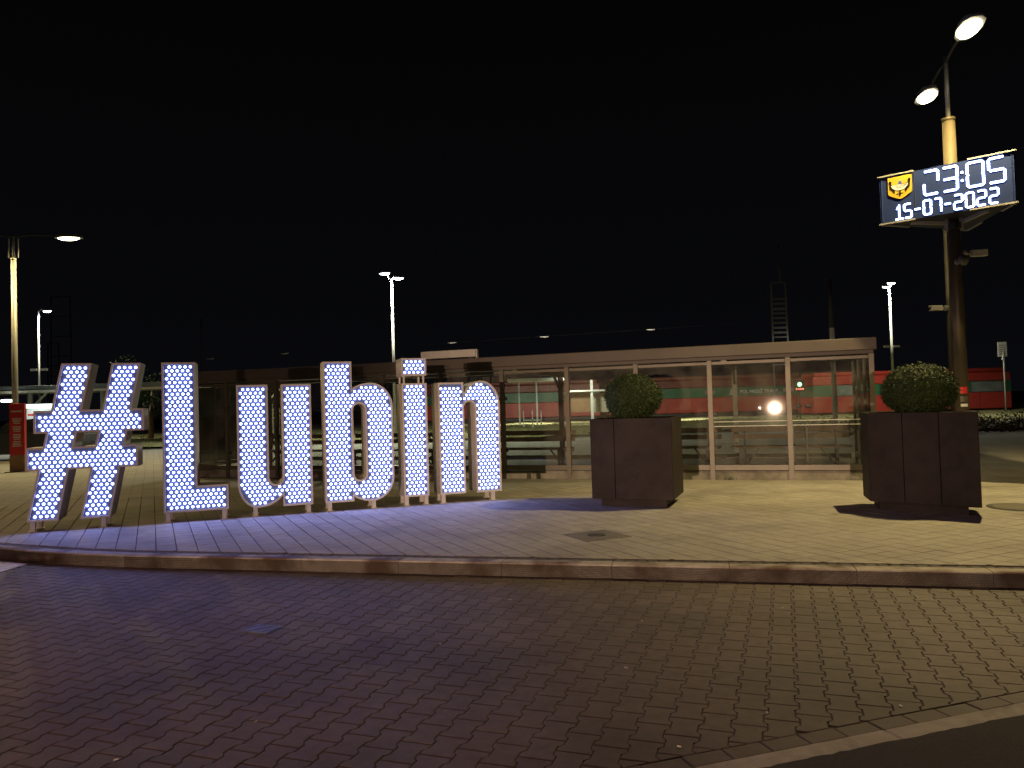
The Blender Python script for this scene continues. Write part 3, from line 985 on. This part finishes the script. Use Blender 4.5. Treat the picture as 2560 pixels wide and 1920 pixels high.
# ================================================================== BUS SHELTER
ua = atan2(-.3313, .9435)
U3 = Vector((cos(ua), sin(ua), 0)); V3 = Vector((-sin(ua), cos(ua), 0))
BAY, NB = 1.31, 11
SH0 = Vector((4.753, 13.082, 0)) - U3 * BAY * 10
sh_ = empty('bus_shelter', SH0, ua)
tag(sh_, 'long glass bus shelter with a flat roof behind letters and planters', 'bus shelter')
LN, DP = BAY * NB, 3.3
bevel(MB().box((-.06, -.14, 2.17), (LN + .08, DP + .25, 2.372)).build('roof', 'roof', sh_), .012)
MB().box((-.02, -.09, 2.11), (LN + .03, .05, 2.168)).build('gutter', 'roof', sh_)
MB().box((.05, .06, 2.150), (LN - .05, DP, 2.1685)).build('ceiling', 'roof', sh_)
postm = MB().box((-.04, -.045, 0), (.04, .035, 2.108)).mesh('front_post', 'alu')
bpm = MB().box((-.05, -.05, 0), (.05, .05, 2.148)).mesh('rear_post', 'alu')
for k in range(NB + 1):
    ob = link('front_post', postm, sh_); ob.location = (k * BAY, 0, 0)
    if k < NB:
        x0, x1 = k * BAY + .045, (k + 1) * BAY - .045
        MB().box((x0, -.006, .27), (x1, .004, 2.03)).build('glass_pane', 'glass', sh_)
        MB().box((x0, -.03, .17), (x1, .03, .262)).build('bottom_rail', 'alu', sh_)
        MB().box((x0, -.025, 2.035), (x1, .025, 2.085)).build('top_rail', 'alu', sh_)
        bevel(MB().box((x0 - .03, -.015, .0), (x1 + .03, .11, .158)).build('plinth_block', 'plinth', sh_), .006, 1)
        for z in (.55, 1.55):
            for xx in (x0 + .02, x1 - .02):
                MB().box((xx - .022, -.02, z - .03), (xx + .022, .012, z + .03)).build('glass_clamp', 'dark', sh_)
for k in (0, 3, 6, 9):
    xx = k * BAY - .05 if k else .06
    ob = link('rear_post', bpm, sh_); ob.location = (xx + .3, DP, 0)
    MB().box((xx + .25, .05, 2.05), (xx + .35, DP, 2.148)).build('roof_beam', 'alu', sh_)
    MB().bar((xx + .3, DP - .05, 1.75), (xx + .3, DP - .55, 2.06), .05).build('brace', 'alu', sh_)
for k in (9, 10):                              # safety strips across the right-hand panes
    x0, x1 = k * BAY + .045, (k + 1) * BAY - .045
    for z in (.94, 1.02):
        MB().box((x0, -.010, z - .006), (x1, -.0065, z + .006)).build('glass_strip', 'lite', sh_)
# side walls
for xx in (0.0, LN):
    for y0 in (.05, 1.12, 2.19):
        MB().box((xx - .006, y0 + .02, .27), (xx + .006, y0 + 1.02, 2.05)).build('glass_pane', 'glassg', sh_)
        MB().box((xx - .03, y0 + 1.02, .0), (xx + .03, y0 + 1.08, 2.148)).build('side_post', 'alu', sh_)
        MB().box((xx - .025, y0 - .01, .17), (xx + .025, y0 + 1.015, .262)).build('bottom_rail', 'alu', sh_)
for k in range(0, 10, 3):                       # low rail along the far side
    xx = k * BAY + .36
    x1 = min(LN - .1, xx + 3 * BAY - .12)
    MB().box((xx, DP - .03, .12), (x1, DP + .03, .22)).build('rear_rail', 'alu', sh_)
# a boxed light sign lying on the roof edge
q0 = at(1034, 890, 15.2)
lx = (Vector((q0.x, q0.y, 0)) - SH0).dot(U3)
rs = empty('roof_sign', SH0 + U3 * lx + V3 * .1 + Vector((0, 0, 2.374)), ua); tag(rs, 'pale sign box seen from behind on the shelter roof', 'sign')
bevel(MB().box((0, 0, .04), (1.2, .09, .19)).build('box', 'lite', rs), .006)
for xx in (.18, 1.10):
    MB().box((xx - .05, .0, 0), (xx + .05, .08, .038)).build('foot', 'dark', rs)
MB().box((1.205, .01, -.02), (1.235, .08, .186)).build('end_cap', 'lite', rs)

# benches inside the shelter
bench_at = [(.55, 'slatted bench inside the shelter at its far left end behind the L'), (3.2, 'slatted bench inside the shelter behind the letters u and b'), (6.35, 'slatted bench inside the shelter right behind the letter n'),
            (9.45, 'slatted bench inside the shelter behind the first planter'), (12.0, 'slatted bench inside the shelter at its right end')]
for x0, lab in bench_at:
    t = empty('bench', SH0 + U3 * x0 + V3 * 1.95, ua); tag(t, lab, 'bench', 'benches inside the bus shelter')
    ln = 2.35 if x0 < 12 else 2.2
    for k in range(4):
        MB().box((0, -.22 + k * .115, .44), (ln, -.22 + k * .115 + .09, .475)).build('seat_slat', 'wood', t)
    for k in range(2):
        MB().box((0, .275 + k * .02, .60 + k * .14), (ln, .305 + k * .02, .70 + k * .14)).build('back_slat', 'wood', t)
    for xx in (.25, ln - .25):
        MB().bar((xx, -.16, 0), (xx, -.16, .438), .045).build('leg', 'dark', t)
        MB().bar((xx, .20, 0), (xx, .20, .438), .045).build('leg', 'dark', t)
        MB().bar((xx, -.18, .41), (xx, .24, .41), .04, .05).build('seat_support', 'dark', t)
        MB().bar((xx, .24, .43), (xx, .335, .88), .035).build('back_support', 'dark', t)
        MB().bar((xx, .16, .06), (xx - .28 if xx > 1 else xx + .28, .16, .42), .03).build('brace', 'dark', t)
# bicycle hoop leaning in the shelter's right bay
t = empty('bicycle_stand', SH0 + U3 * (10.05 * BAY) + V3 * .75, ua); tag(t, 'arched steel tube stand behind the shelter glass on the right', 'bicycle stand')
MB().tube([(0, 0, 0), (0, 0, .85)] + [(.11 - .11 * cos(a), 0, .85 + .11 * sin(a)) for a in (.5, 1.0, 1.57, 2.1, 2.64)] + [(.22, 0, .85), (.22, 0, 0)], .02, 10).build('hoop', 'galv', t, True)
for xx in (0, .22): MB().tube([(xx, 0, 0), (xx, 0, .012)], .06, 12).build('foot_plate', 'galv', t)


# ================================================================== SMALL THINGS ON THE GROUND
c = Vector((.86, 8.21))
t = empty('drain_cover', (c.x, c.y, 0), GA); tag(t, 'small round valve cover in a darker square of plaza paving', 'drain cover')
bevel(MB().box((-.27, -.27, -.01), (.27, .27, .004)).build('collar', 'concrete', t), .003)
MB().tube([(0, 0, .003), (0, 0, .010), (0, 0, .013)], [.095, .095, .085], 24).build('lid', 'iron', t, False)
t = empty('manhole_cover', (6.15, 9.30, 0)); tag(t, 'round manhole cover in the paving right of the second planter', 'manhole cover')
MB().tube([(0, 0, -.01), (0, 0, .005)], .36, 40).build('frame', 'iron', t)
MB().tube([(0, 0, .004), (0, 0, .008)], .30, 40).build('lid', 'concrete', t)
t = empty('gully_grate', (-1.835, 5.468, ROADZ), -CA); tag(t, 'small cast iron cover sunk in the block road', 'drain cover')
MB().box((-.12, -.10, -.01), (.12, .10, .003)).build('frame', 'iron', t)
for k in range(6):
    MB().box((-.105, -.082 + k * .03, .0025), (.105, -.068 + k * .03, .007)).build('bar', 'ironlite', t)
lit = MB()
for px, py in ((200, 1628), (290, 1900), (1275, 1500), (1565, 1670), (1605, 1553), (1698, 1867), (1958, 1521), (1918, 1782), (2252, 1765), (2531, 1660), (640, 1805), (1100, 1610)):
    d = CM3 @ Vector(((px - 1280) / F, -(py - 960) / F, -1)); tt = (ROADZ + .004 - CAMH) / d.z
    x, y = d.x * tt, d.y * tt; a = random.uniform(0, pi); l = random.uniform(.005, .012)
    lit.bar((x - cos(a) * l, y - sin(a) * l, ROADZ + .006), (x + cos(a) * l, y + sin(a) * l, ROADZ + .008), .006, .005)
tag(lit.build('litter', 'edging'), 'tiny pale litter specks scattered on the block road', 'litter', kind='stuff')
t = empty('weed', (*at(1828, 1198, 13.45).xy, 0)); tag(t, 'tuft of grass growing at the foot of the shelter', 'weed')
mb = MB()
for k in range(60):
    a = random.uniform(0, 2 * pi); rr = random.uniform(0, .10); h = random.uniform(.03, .09)
    x, y = rr * cos(a) * 1.6, rr * sin(a) * .5 - .04
    mb.add([(x - .004, y, 0), (x + .004, y, 0), (x + random.uniform(-.03, .03), y - random.uniform(0, .03), h)], [(0, 1, 2)])
mb.build('blades', 'leaf', t)

# red information totem at the far left
t = empty('info_totem', (-13.51, 20.75, 0), rad(8)); tag(t, 'narrow red information totem on a brown foot at far left', 'totem')
bevel(MB().box((-.19, -.06, .46), (.19, .06, 1.86)).build('red_board', 'signred', t), .01)
MB().box((-.19, -.062, .0), (.19, .062, .455)).build('foot', 'brownpanel', t)
MB().box((-.26, -.2, 0), (.26, .2, .02)).build('base_plate', 'concrete', t)
MB().box((-.14, -.066, 1.63), (.14, -.061, 1.67)).build('heading', 'lite', t)
rnd = random.Random(2)
for zz, w, c_ in ((1.40, .12, 3), (1.18, .11, 3), (.97, .11, 3), (.78, .12, 3)):
    for k in range(c_ + 1):
        ww = w * rnd.uniform(.7, 1)
        MB().box((-ww, -.064, zz + .04 - k * .042), (ww, -.061, zz + .062 - k * .042)).build('text_line', 'lite', t)


# ================================================================== FAR LAMPS AND MASTS
def far_lamp(px, pytop, Y, heads, label, r=.07, cams=None, watts=260):
    b = at(px, pytop, Y)
    t = empty('station_lamp', (b.x, Y, 0)); tag(t, label, 'lamp post', 'white station lamps')
    h = b.z
    MB().tube([(0, 0, 0), (0, 0, h)], [r, r * .6], 12).build('post', 'lite', t, True)
    for hx, hy in heads:
        q = at(hx, hy, Y); e = Vector((q.x - b.x, 0, q.z))
        MB().tube([(0, 0, h - .02), (e.x * .4, 0, h + .12), (e.x * .85, 0, e.z + .02)], .03, 8).build('arm', 'lite', t, True)
        luminaire(t, e, (1 if e.x >= 0 else -1, 0, 0), .55, .26, 'lensw')
        spot(t, e + Vector((0, 0, -.1)), COOL, watts, 160)
    if cams:
        z = at(px, cams, Y).z
        for sg in (-1, 1):
            cb = MB().box((min(sg * .1, sg * .45), -.07, z - .06), (max(sg * .1, sg * .45), .07, z + .06)).build('camera_housing', 'lite', t)
            MB().bar((0, 0, z - .02), (sg * .12, 0, z - .02), .03).build('camera_arm', 'galv', t)
    return t


far_lamp(96, 778, 42, [(118, 778)], 'far white lamp post with one lit head, left above the hash sign', .06, 924, 2000)
far_lamp(979, 700, 34, [(962, 684), (996, 696)], 'white lamp post with two lit heads rising behind the letter i', .075, None, 2600)
far_lamp(2223, 722, 43, [(2216, 717), (2228, 708)], 'white lamp post lit at its top behind the right planter', .08, 866, 1900)


def lattice(px, py0, w, Y, label, whip=None, depth=.5, kind='lattice'):
    b = at(px, py0, Y); h = b.z
    t = empty('lattice_mast', (b.x, Y, 0)); tag(t, label, 'mast', 'dark masts by the railway')
    for sx in (-w / 2, w / 2):
        MB().bar((sx, 0, 0), (sx * .9, 0, h), .09).build('chord', 'mast', t)
    n = int(h / 1.6)
    for k in range(n + 1):
        z = h * k / n
        MB().bar((-w / 2, 0, z), (w / 2, 0, min(h, z)), .07).build('rung', 'mast', t)
    if whip:
        zz = at(px + 4, whip, Y).z
        MB().bar((.15, 0, h), (.15, 0, zz), .10).build('whip', 'mast', t)
    return t


lattice(151, 742, 1.75, 62, 'tall dark lattice mast above the left arm of the hash sign')
lattice(133, 858, 1.05, 66, 'shorter dark lattice mast close behind the hash sign')
mA = lattice(1945, 706, 1.0, 48, 'dark lattice mast with a thin whip above the shelter roof', 612)
for k in range(8):
    z = at(1945, 750 + k * 12, 48).z
    MB().box((-.42, -.1, z), (.42, -.05, z + .12)).build('louvre', 'mast', mA)


def pole(px, py0, py1, Y, w, label, m='mast', zlow=None, mlow='galv'):
    a = at(px, py0, Y)
    t = empty('pole', (a.x, Y, 0)); tag(t, label, 'pole', 'plain poles by the railway')
    zl = zlow if zlow else a.z * .5
    MB().tube([(0, 0, 0), (0, 0, zl)], w, 10).build('lower_shaft', mlow, t, True)
    MB().tube([(0, 0, zl), (0, 0, a.z)], [w * .95, w * .7], 10).build('upper_shaft', m, t, True)
    return t


pole(2074, 697, 850, 34, .11, 'two-tone pole rising above the right part of the shelter roof', 'mast', at(2074, 820, 34).z, 'lite')
pole(503, 798, 900, 60, .08, 'thin faint pole right of the letter L')

# overhead line of the railway: a thin wire with pale insulators
wa, wb = at(300, 912, 60), at(2420, 770, 60)
ow = empty('overhead_wire', (wa.x, 60, 0)); tag(ow, 'thin overhead railway wire with short pale insulators above the shelter', 'wire')
off = Vector((wa.x, 60, 0))
MB().tube([wa - off, wb - off], .006, 6).build('wire', 'black', ow)
for px, py in ((524, 897), (710, 884), (1130, 857), (1360, 842), (1627, 824)):
    q = at(px, py, 59.9) - off
    MB().tube([q - Vector((.34, 0, -.01)), q - Vector((.12, 0, 0)), q + Vector((.12, 0, 0)), q + Vector((.34, 0, .02))], [.025, .05, .05, .025], 8).build('insulator', 'paint', ow, True)

# bus stop flag at the far right
q = at(2508, 874, 45)
t = empty('stop_sign', (q.x, 45, 0)); tag(t, 'small pale bus stop sign on a thin post at far right', 'sign')
MB().tube([(0, 0, 0), (0, 0, q.z - .15)], .045, 10).build('post', 'galv', t, True)
MB().tube([(0, 0, q.z - .25), (-.08, 0, q.z - .6)], .05, 8).build('bracket', 'lite', t)
bevel(MB().box((-.33, -.02, q.z - .42), (.22, .02, q.z + .45)).build('board', 'lite', t), .02)
for k in range(5):
    MB().box((-.24, -.026, q.z - .28 + k * .13), (.13, -.0205, q.z - .235 + k * .13)).build('text_line', 'tgrey', t)


# ================================================================== TRAIN, PLATFORM AND STATION
def loco(px0, px1, Y, zb, zt, label, cab_right=False, windows=(), top='dimred'):
    a, b = at(px0, 1000, Y), at(px1, 1000, Y)
    L_ = b.x - a.x
    t = empty('locomotive', (a.x, Y, 0)); tag(t, label, 'locomotive', 'red and green locomotives on the tracks')
    h = zt - zb
    D = 2.9
    bevel(MB().box((0, 0, zb + .25), (L_, D, zb + h * .45)).build('lower_body', 'red', t), .05)
    bevel(MB().box((0.0, .02, zb + h * .452), (L_, D - .02, zb + h * .70)).build('green_band', 'green', t), .02)
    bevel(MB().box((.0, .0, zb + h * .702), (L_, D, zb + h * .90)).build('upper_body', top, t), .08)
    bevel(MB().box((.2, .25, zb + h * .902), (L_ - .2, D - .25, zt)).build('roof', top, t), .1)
    for x0, x1 in windows:
        w_ = MB().box((x0 * L_, -.03, zb + h * .46), (x1 * L_, .05, zb + h * .69)).build('cab_window', 'tgrey', t)
        MB().box((x0 * L_ + .12, -.04, zb + h * .48), (x1 * L_ - .12, -.031, zb + h * .675)).build('pane', 'cabglass', w_)
    for k in range(int(L_ / 2.2)):
        x = 1.2 + k * 2.2
        MB().tube([(x, .25, zb + .02), (x, .40, zb + .02)], .45, 16).build('wheel', 'dark', t)
    MB().box((.3, .42, zb - .15), (L_ - .3, D - .4, zb + .24)).build('underframe', 'dark', t)
    for k in range(5):
        x = L_ * (.12 + .18 * k)
        MB().box((x, -.012, zb + .30), (x + .03, .001, zb + h * .44)).build('panel_seam', 'dark', t)
    for xe in (-.35, L_):
        for yy in (.6, D - .6):
            MB().tube([(xe, yy, zb + .75), (xe + .35, yy, zb + .75)], .14, 10).build('buffer', 'dark', t)
    return t, a.x, zb, h


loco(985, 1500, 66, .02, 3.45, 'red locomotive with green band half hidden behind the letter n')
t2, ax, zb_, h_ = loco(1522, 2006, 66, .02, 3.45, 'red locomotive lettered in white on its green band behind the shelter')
tx = bpy.data.curves.new('lettering', 'FONT')
tx.body = 'POL-MIED\u0179 TRANS'; tx.size = .92; tx.extrude = .01; tx.offset = .018
p0 = at(1850, 975, 65.95)
tmp = bpy.data.objects.new('tmp', tx); COL.objects.link(tmp)
dg = bpy.context.evaluated_depsgraph_get(); dg.update()
txm = bpy.data.meshes.new_from_object(tmp.evaluated_get(dg))
bpy.data.objects.remove(tmp)
wid = max(v.co.x for v in txm.vertices)
txm.transform(Matrix.Scale(3.3 / wid, 4))
ob = link('lettering', txm, t2); ob.location = (p0.x - ax, -.02, zb_ + h_ * .535); ob.rotation_euler = (pi / 2, 0, 0)
ob.data.materials.clear(); ob.data.materials.append(MAT['paint'])
p1 = at(1824, 975, 65.95)
lg = MB()
for k in range(3):
    lg.xz([(p1.x - ax + .05 * k, zb_ + h_ * (.51 + .05 * k)), (p1.x - ax + .62, zb_ + h_ * (.51 + .05 * k)), (p1.x - ax + .62, zb_ + h_ * (.51 + .05 * k) + .1), (p1.x - ax + .05 * k, zb_ + h_ * (.51 + .05 * k) + .1)], -.022, -.004)
lg.build('logo', 'lite', t2)
loco(2034, 2530, 52, -.02, 3.02, 'nearer red locomotive with wide grey cab windows at the far right', windows=((.12, .26), (.80, .96)), top='red')

# platform shelter in front of the train
TRAINLIGHT = (1.0, .88, .70)
pl = empty('platform_shelter', (at(1285, 1000, 48).x, 48, 0)); tag(pl, 'lit platform shelter with white posts and a brown back wall', 'shelter')
bx = lambda px: at(px, 1000, 48).x - pl.location.x
zz = lambda py: at(1400, py, 48).z
for px, w in ((1298, .10), (1342, .10), (1402, .20), (1480, .16)):
    MB().box((bx(px) - w / 2, 0, -.1), (bx(px) + w / 2, w, zz(952))).build('post', 'lite', pl)
MB().box((bx(1270), -.3, zz(951)), (bx(1410), 1.8, zz(944))).build('roof', 'lite', pl)
MB().box((bx(1420), -.2, zz(981)), (bx(1540), 1.9, zz(977))).build('low_roof', 'lite', pl)
MB().box((bx(1430), 1.0, zz(1032)), (bx(1483), 1.1, zz(982))).build('back_wall', 'brownpanel', pl)
MB().box((bx(1486), 1.0, zz(1034)), (bx(1535), 1.1, zz(985))).build('side_wall', 'cream', pl)
MB().box((bx(1375), .2, zz(946)), (bx(1412), .4, zz(950))).build('tube_light', 'tube', pl)
spot(pl, (bx(1440), -1.8, zz(960)), (1.0, .93, .75), 380, 170, .15, .5, (.25, .8, -.6))
spot(pl, (bx(1340), 2.2, zz(956)), TRAINLIGHT, 2600, 170, .15, .5, (0, .8, -.5))
spot(pl, (bx(1700), 2.2, zz(956)), TRAINLIGHT, 2600, 170, .15, .5, (0, .8, -.5))
# white railing at the platform edge
t = empty('railing', (at(1310, 1048, 44).x, 44, 0)); tag(t, 'small white tube railing at the platform edge', 'railing')
rx_ = lambda px: at(px, 1040, 44).x - t.location.x
zb2, zt2 = at(1310, 1051, 44).z, at(1310, 1027, 44).z
MB().bar((rx_(1309), 0, zb2), (rx_(1355), 0, zb2), .06).build('bottom_rail', 'lite', t)
for px in (1309, 1331, 1353):
    MB().bar((rx_(px), 0, -.1), (rx_(px), 0, zt2), .06).build('upright', 'lite', t)

# station canopy at left with tube lights, and a lit kiosk under it
Yc = 36
cn = empty('station_canopy', (at(0, 980, Yc).x - 6, Yc, 0)); tag(cn, 'long pale station canopy on columns behind the hash sign', 'canopy')
cx = lambda px: at(px, 1000, Yc).x - cn.location.x
zc_ = lambda px, py: at(px, py, Yc).z
zr = zc_(200, 972)
bevel(MB().box((0, 0, zr), (cx(640), 6, zr + .22)).build('roof', 'tgrey', cn), .03)
MB().box((0, -.05, zr - .12), (cx(640), .10, zr - .003)).build('fascia', 'cream', cn)
for px in (25, 215, 395, 470, 640):
    MB().tube([(cx(px), 1.5, -.1), (cx(px), 1.5, zr)], .12, 12).build('column', 'cream', cn, True)
    MB().bar((cx(px), 1.5, zr - .9), (cx(px) + .9, 1.5, zr - .02), .08).build('brace', 'cream', cn)
for px, py in ((22, 1002), (526, 978)):
    q = at(px, py, Yc - .4)
    lx_ = q.x - cn.location.x
    f = MB().box((lx_ - .30, -.5, q.z - .06), (lx_ + .30, -.3, q.z + .06)).build('tube_light', 'tube', cn)
    spot(cn, (lx_, -.4, q.z - .2), (.85, 1, .9), 160, 170, .2)
for px in (430, 500, 560, 610):
    x0 = cx(px)
    f = MB().box((x0, 4.0, -.05), (x0 + .85, 4.05, zr - .7)).build('glazing', 'glassg', cn)
ki = empty('kiosk', (at(66, 1000, 34).x, 34, 0)); tag(ki, 'small white kiosk with a brightly lit fascia behind the red totem', 'kiosk')
kx = lambda px: at(px, 1000, 34).x - ki.location.x
kz = lambda py: at(100, py, 34).z
MB().box((0, 0, -.1), (kx(135), 2.2, kz(1021))).build('wall', 'lite', ki)
MB().box((-.05, -.12, kz(1020)), (kx(138), 2.2, kz(1010))).build('fascia', 'shoplight', ki)
MB().box((kx(98), -.135, kz(1019)), (kx(124), -.121, kz(1016.5))).build('red_stripe', 'signred', ki)
MB().box((kx(70), -.03, kz(1038)), (kx(84), -.001, kz(1034))).build('red_logo', 'signred', ki)
MB().box((kx(88), -.02, kz(1072)), (kx(126), .05, kz(1030))).build('window', 'carglass', ki)
spot(ki, (kx(100), -.9, kz(1008)), (.85, 1, .97), 70, 170, .2)


# cars
def car(p, rz, label, col='carpaint', lights=False, group='cars beyond the plaza'):
    t = empty('car', p, rz); tag(t, label, 'car', group)
    side = [(-2.1, .30), (-1.55, .22), (1.55, .22), (2.12, .32), (2.15, .62), (2.02, .80), (1.15, .93), (.45, 1.38), (-.75, 1.45), (-1.55, 1.02), (-2.08, .92), (-2.15, .6)]
    bevel(MB().xz(list(side), -.85, .85).build('body', col, t), .08, 2)
    gl = [(1.02, .95), (.42, 1.33), (-.72, 1.39), (-1.38, 1.02)]
    for y0, y1 in ((-.862, -.852), (.852, .862)):
        MB().xz(gl, y0, y1).build('side_window', 'carglass', t)
    MB().add([(1.19, -.7, .94), (1.19, .7, .94), (.50, .6, 1.38), (.50, -.6, 1.38)], [(0, 1, 2, 3)]).build('windscreen', 'carglass', t)
    for x in (-1.32, 1.32):
        for y in (-.87, .69):
            w_ = MB().tube([(x, y, .31), (x, y + .18, .31)], .31, 18).build('wheel', 'black', t)
            MB().tube([(x, y - .006, .31), (x, y + .186, .31)], .17, 12).build('rim', 'galv', w_)
    for y in (-.6, .6):
        MB().tube([(2.05, y, .66), (2.16, y, .66)], [.12, .08 if y < 0 else .06], 14).build('headlight', 'headlight' if lights else 'lite', t)
        MB().box((-2.17, y - .16, .72), (-2.06, y + .16, .84)).build('tail_light', 'signred', t)
    MB().box((2.10, -.28, .36), (2.17, .28, .47)).build('number_plate', 'lite', t)
    return t


# a car far behind the viewer: its headlights graze the kerb and mirror in the shelter glass
hc = car((-14.4, -38.5, ROADZ), rad(90 - 14.8), 'dark car with its headlights on, mirrored in the shelter glass', lights=True)
for y, w_, a_ in ((-.6, 54000, -2.4), (.6, 9500, 3.2)):
    spot(hc, (2.2, y, .66), (1.0, .66, .43), w_, 14, .06, 1.0, (1, math.tan(rad(a_)), -.004))
car((at(96, 1100, 27).x, 27, 0), rad(170), 'dark parked car behind the left arm of the hash sign')

# illuminated small sign with a green lamp above a red line
q = at(1999, 961, 46)
t = empty('signal_sign', (q.x, 46, 0)); tag(t, 'small signal with green light above a red display line', 'signal')
MB().tube([(0, .08, -.1), (0, .08, q.z + .25)], .05, 8).build('post', 'dark', t)
MB().box((-.3, -.0, q.z - .42), (.3, .06, q.z + .28)).build('case', 'black', t)
MB().tube([(0, -.001, q.z), (0, -.05, q.z)], [.13, .10], 12).build('green_lamp', 'siggreen', t)
for k in range(4):
    MB().box((-.24 + k * .13, -.012, q.z - .33), (-.15 + k * .13, -.001, q.z - .22)).build('red_mark', 'sigred', t)

# white tubular rack seen between the legs of the u
t = empty('tube_rack', (at(690, 1070, 28).x, 28, 0), rad(20)); tag(t, 'white tubular rack seen through the letter u', 'rack')
zt = at(690, 1010, 28).z
for xx, z in ((-.1, zt), (.12, zt - .12)):
    MB().tube([(xx, 0, 0), (xx, 0, z)], .02, 8).build('upright', 'lite', t)
for k in range(3):
    MB().tube([(-.28, 0, zt - .55 + k * .16 - .05), (.28, .15, zt - .38 + k * .16)], .022, 8).build('cross_tube', 'lite', t)
MB().box((-.25, -.1, 0), (.28, .12, .05)).build('foot', 'concrete', t)

# low brownish hedge at the far right
hd = empty('low_hedge', (at(2500, 1085, 27).x, 29, 0)); tag(hd, 'low brownish hedge of ground shrubs at the far right edge', 'hedge')
mb = MB(); rnd = random.Random(21)
for k in range(17000):
    x, y = rnd.uniform(-5.5, 16), rnd.choice((rnd.uniform(-3, 4), rnd.uniform(-3, -1.6)))
    top = .42 + .14 * sin(x * 1.7 + y) + .10 * sin(x * 4.1 - y * 2.3)
    p = Vector((x, y, rnd.uniform(.02, 1.0) * top))
    a = Vector((rnd.gauss(0, 1), rnd.gauss(0, 1), rnd.gauss(0, 1))).normalized(); b = a.cross(Vector((rnd.gauss(0, 1), rnd.gauss(0, 1), rnd.gauss(0, 1)))).normalized()
    l = rnd.uniform(.03, .07)
    mb.add([p - a * l, p + b * l * .5, p + a * l, p - b * l * .5], [(0, 1, 2, 3)])
mb.build('foliage', 'hedge', hd)
MB().box((-5.0, -1.9, -.05), (16, 3.9, .10)).build('twigs', 'hedge', hd)

# dark trees beyond the station
def far_tree(px, Y, h, rx, label, seed):
    rnd = random.Random(seed)
    b = at(px, 1000, Y)
    t = empty('tree', (b.x, Y, 0)); tag(t, label, 'tree', 'dark trees beyond the station')
    MB().tube([(0, 0, -.3), (.05, 0, h * .35), (.1, .05, h * .7)], [.18, .13, .05], 8).build('trunk', 'wood', t, True)
    mb = MB()
    cl = [(Vector((rnd.gauss(0, rx * .45), rnd.gauss(0, rx * .4), h * .62 + rnd.gauss(0, h * .16))), rnd.uniform(.35, .75) * rx * .6) for _ in range(16)]
    for k in range(2600):
        c, rr = rnd.choice(cl)
        d = Vector((rnd.gauss(0, 1), rnd.gauss(0, 1), rnd.gauss(0, 1))).normalized()
        p = c + d * rr * rnd.uniform(.6, 1.05)
        a = Vector((rnd.gauss(0, 1), rnd.gauss(0, 1), rnd.gauss(0, 1))).normalized(); b2 = a.cross(d).normalized()
        s_ = rnd.uniform(.05, .11)
        mb.add([p - a * s_, p + b2 * s_ * .6, p + a * s_, p - b2 * s_ * .6], [(0, 1, 2, 3)])
    mb.build('crown', 'leaf', t)


far_tree(375, 44, 4.2, 2.2, 'dark leafy tree seen between the hash sign and the L', 11)
far_tree(2330, 47, 2.6, 1.6, 'low dark tree behind the right planter', 12)
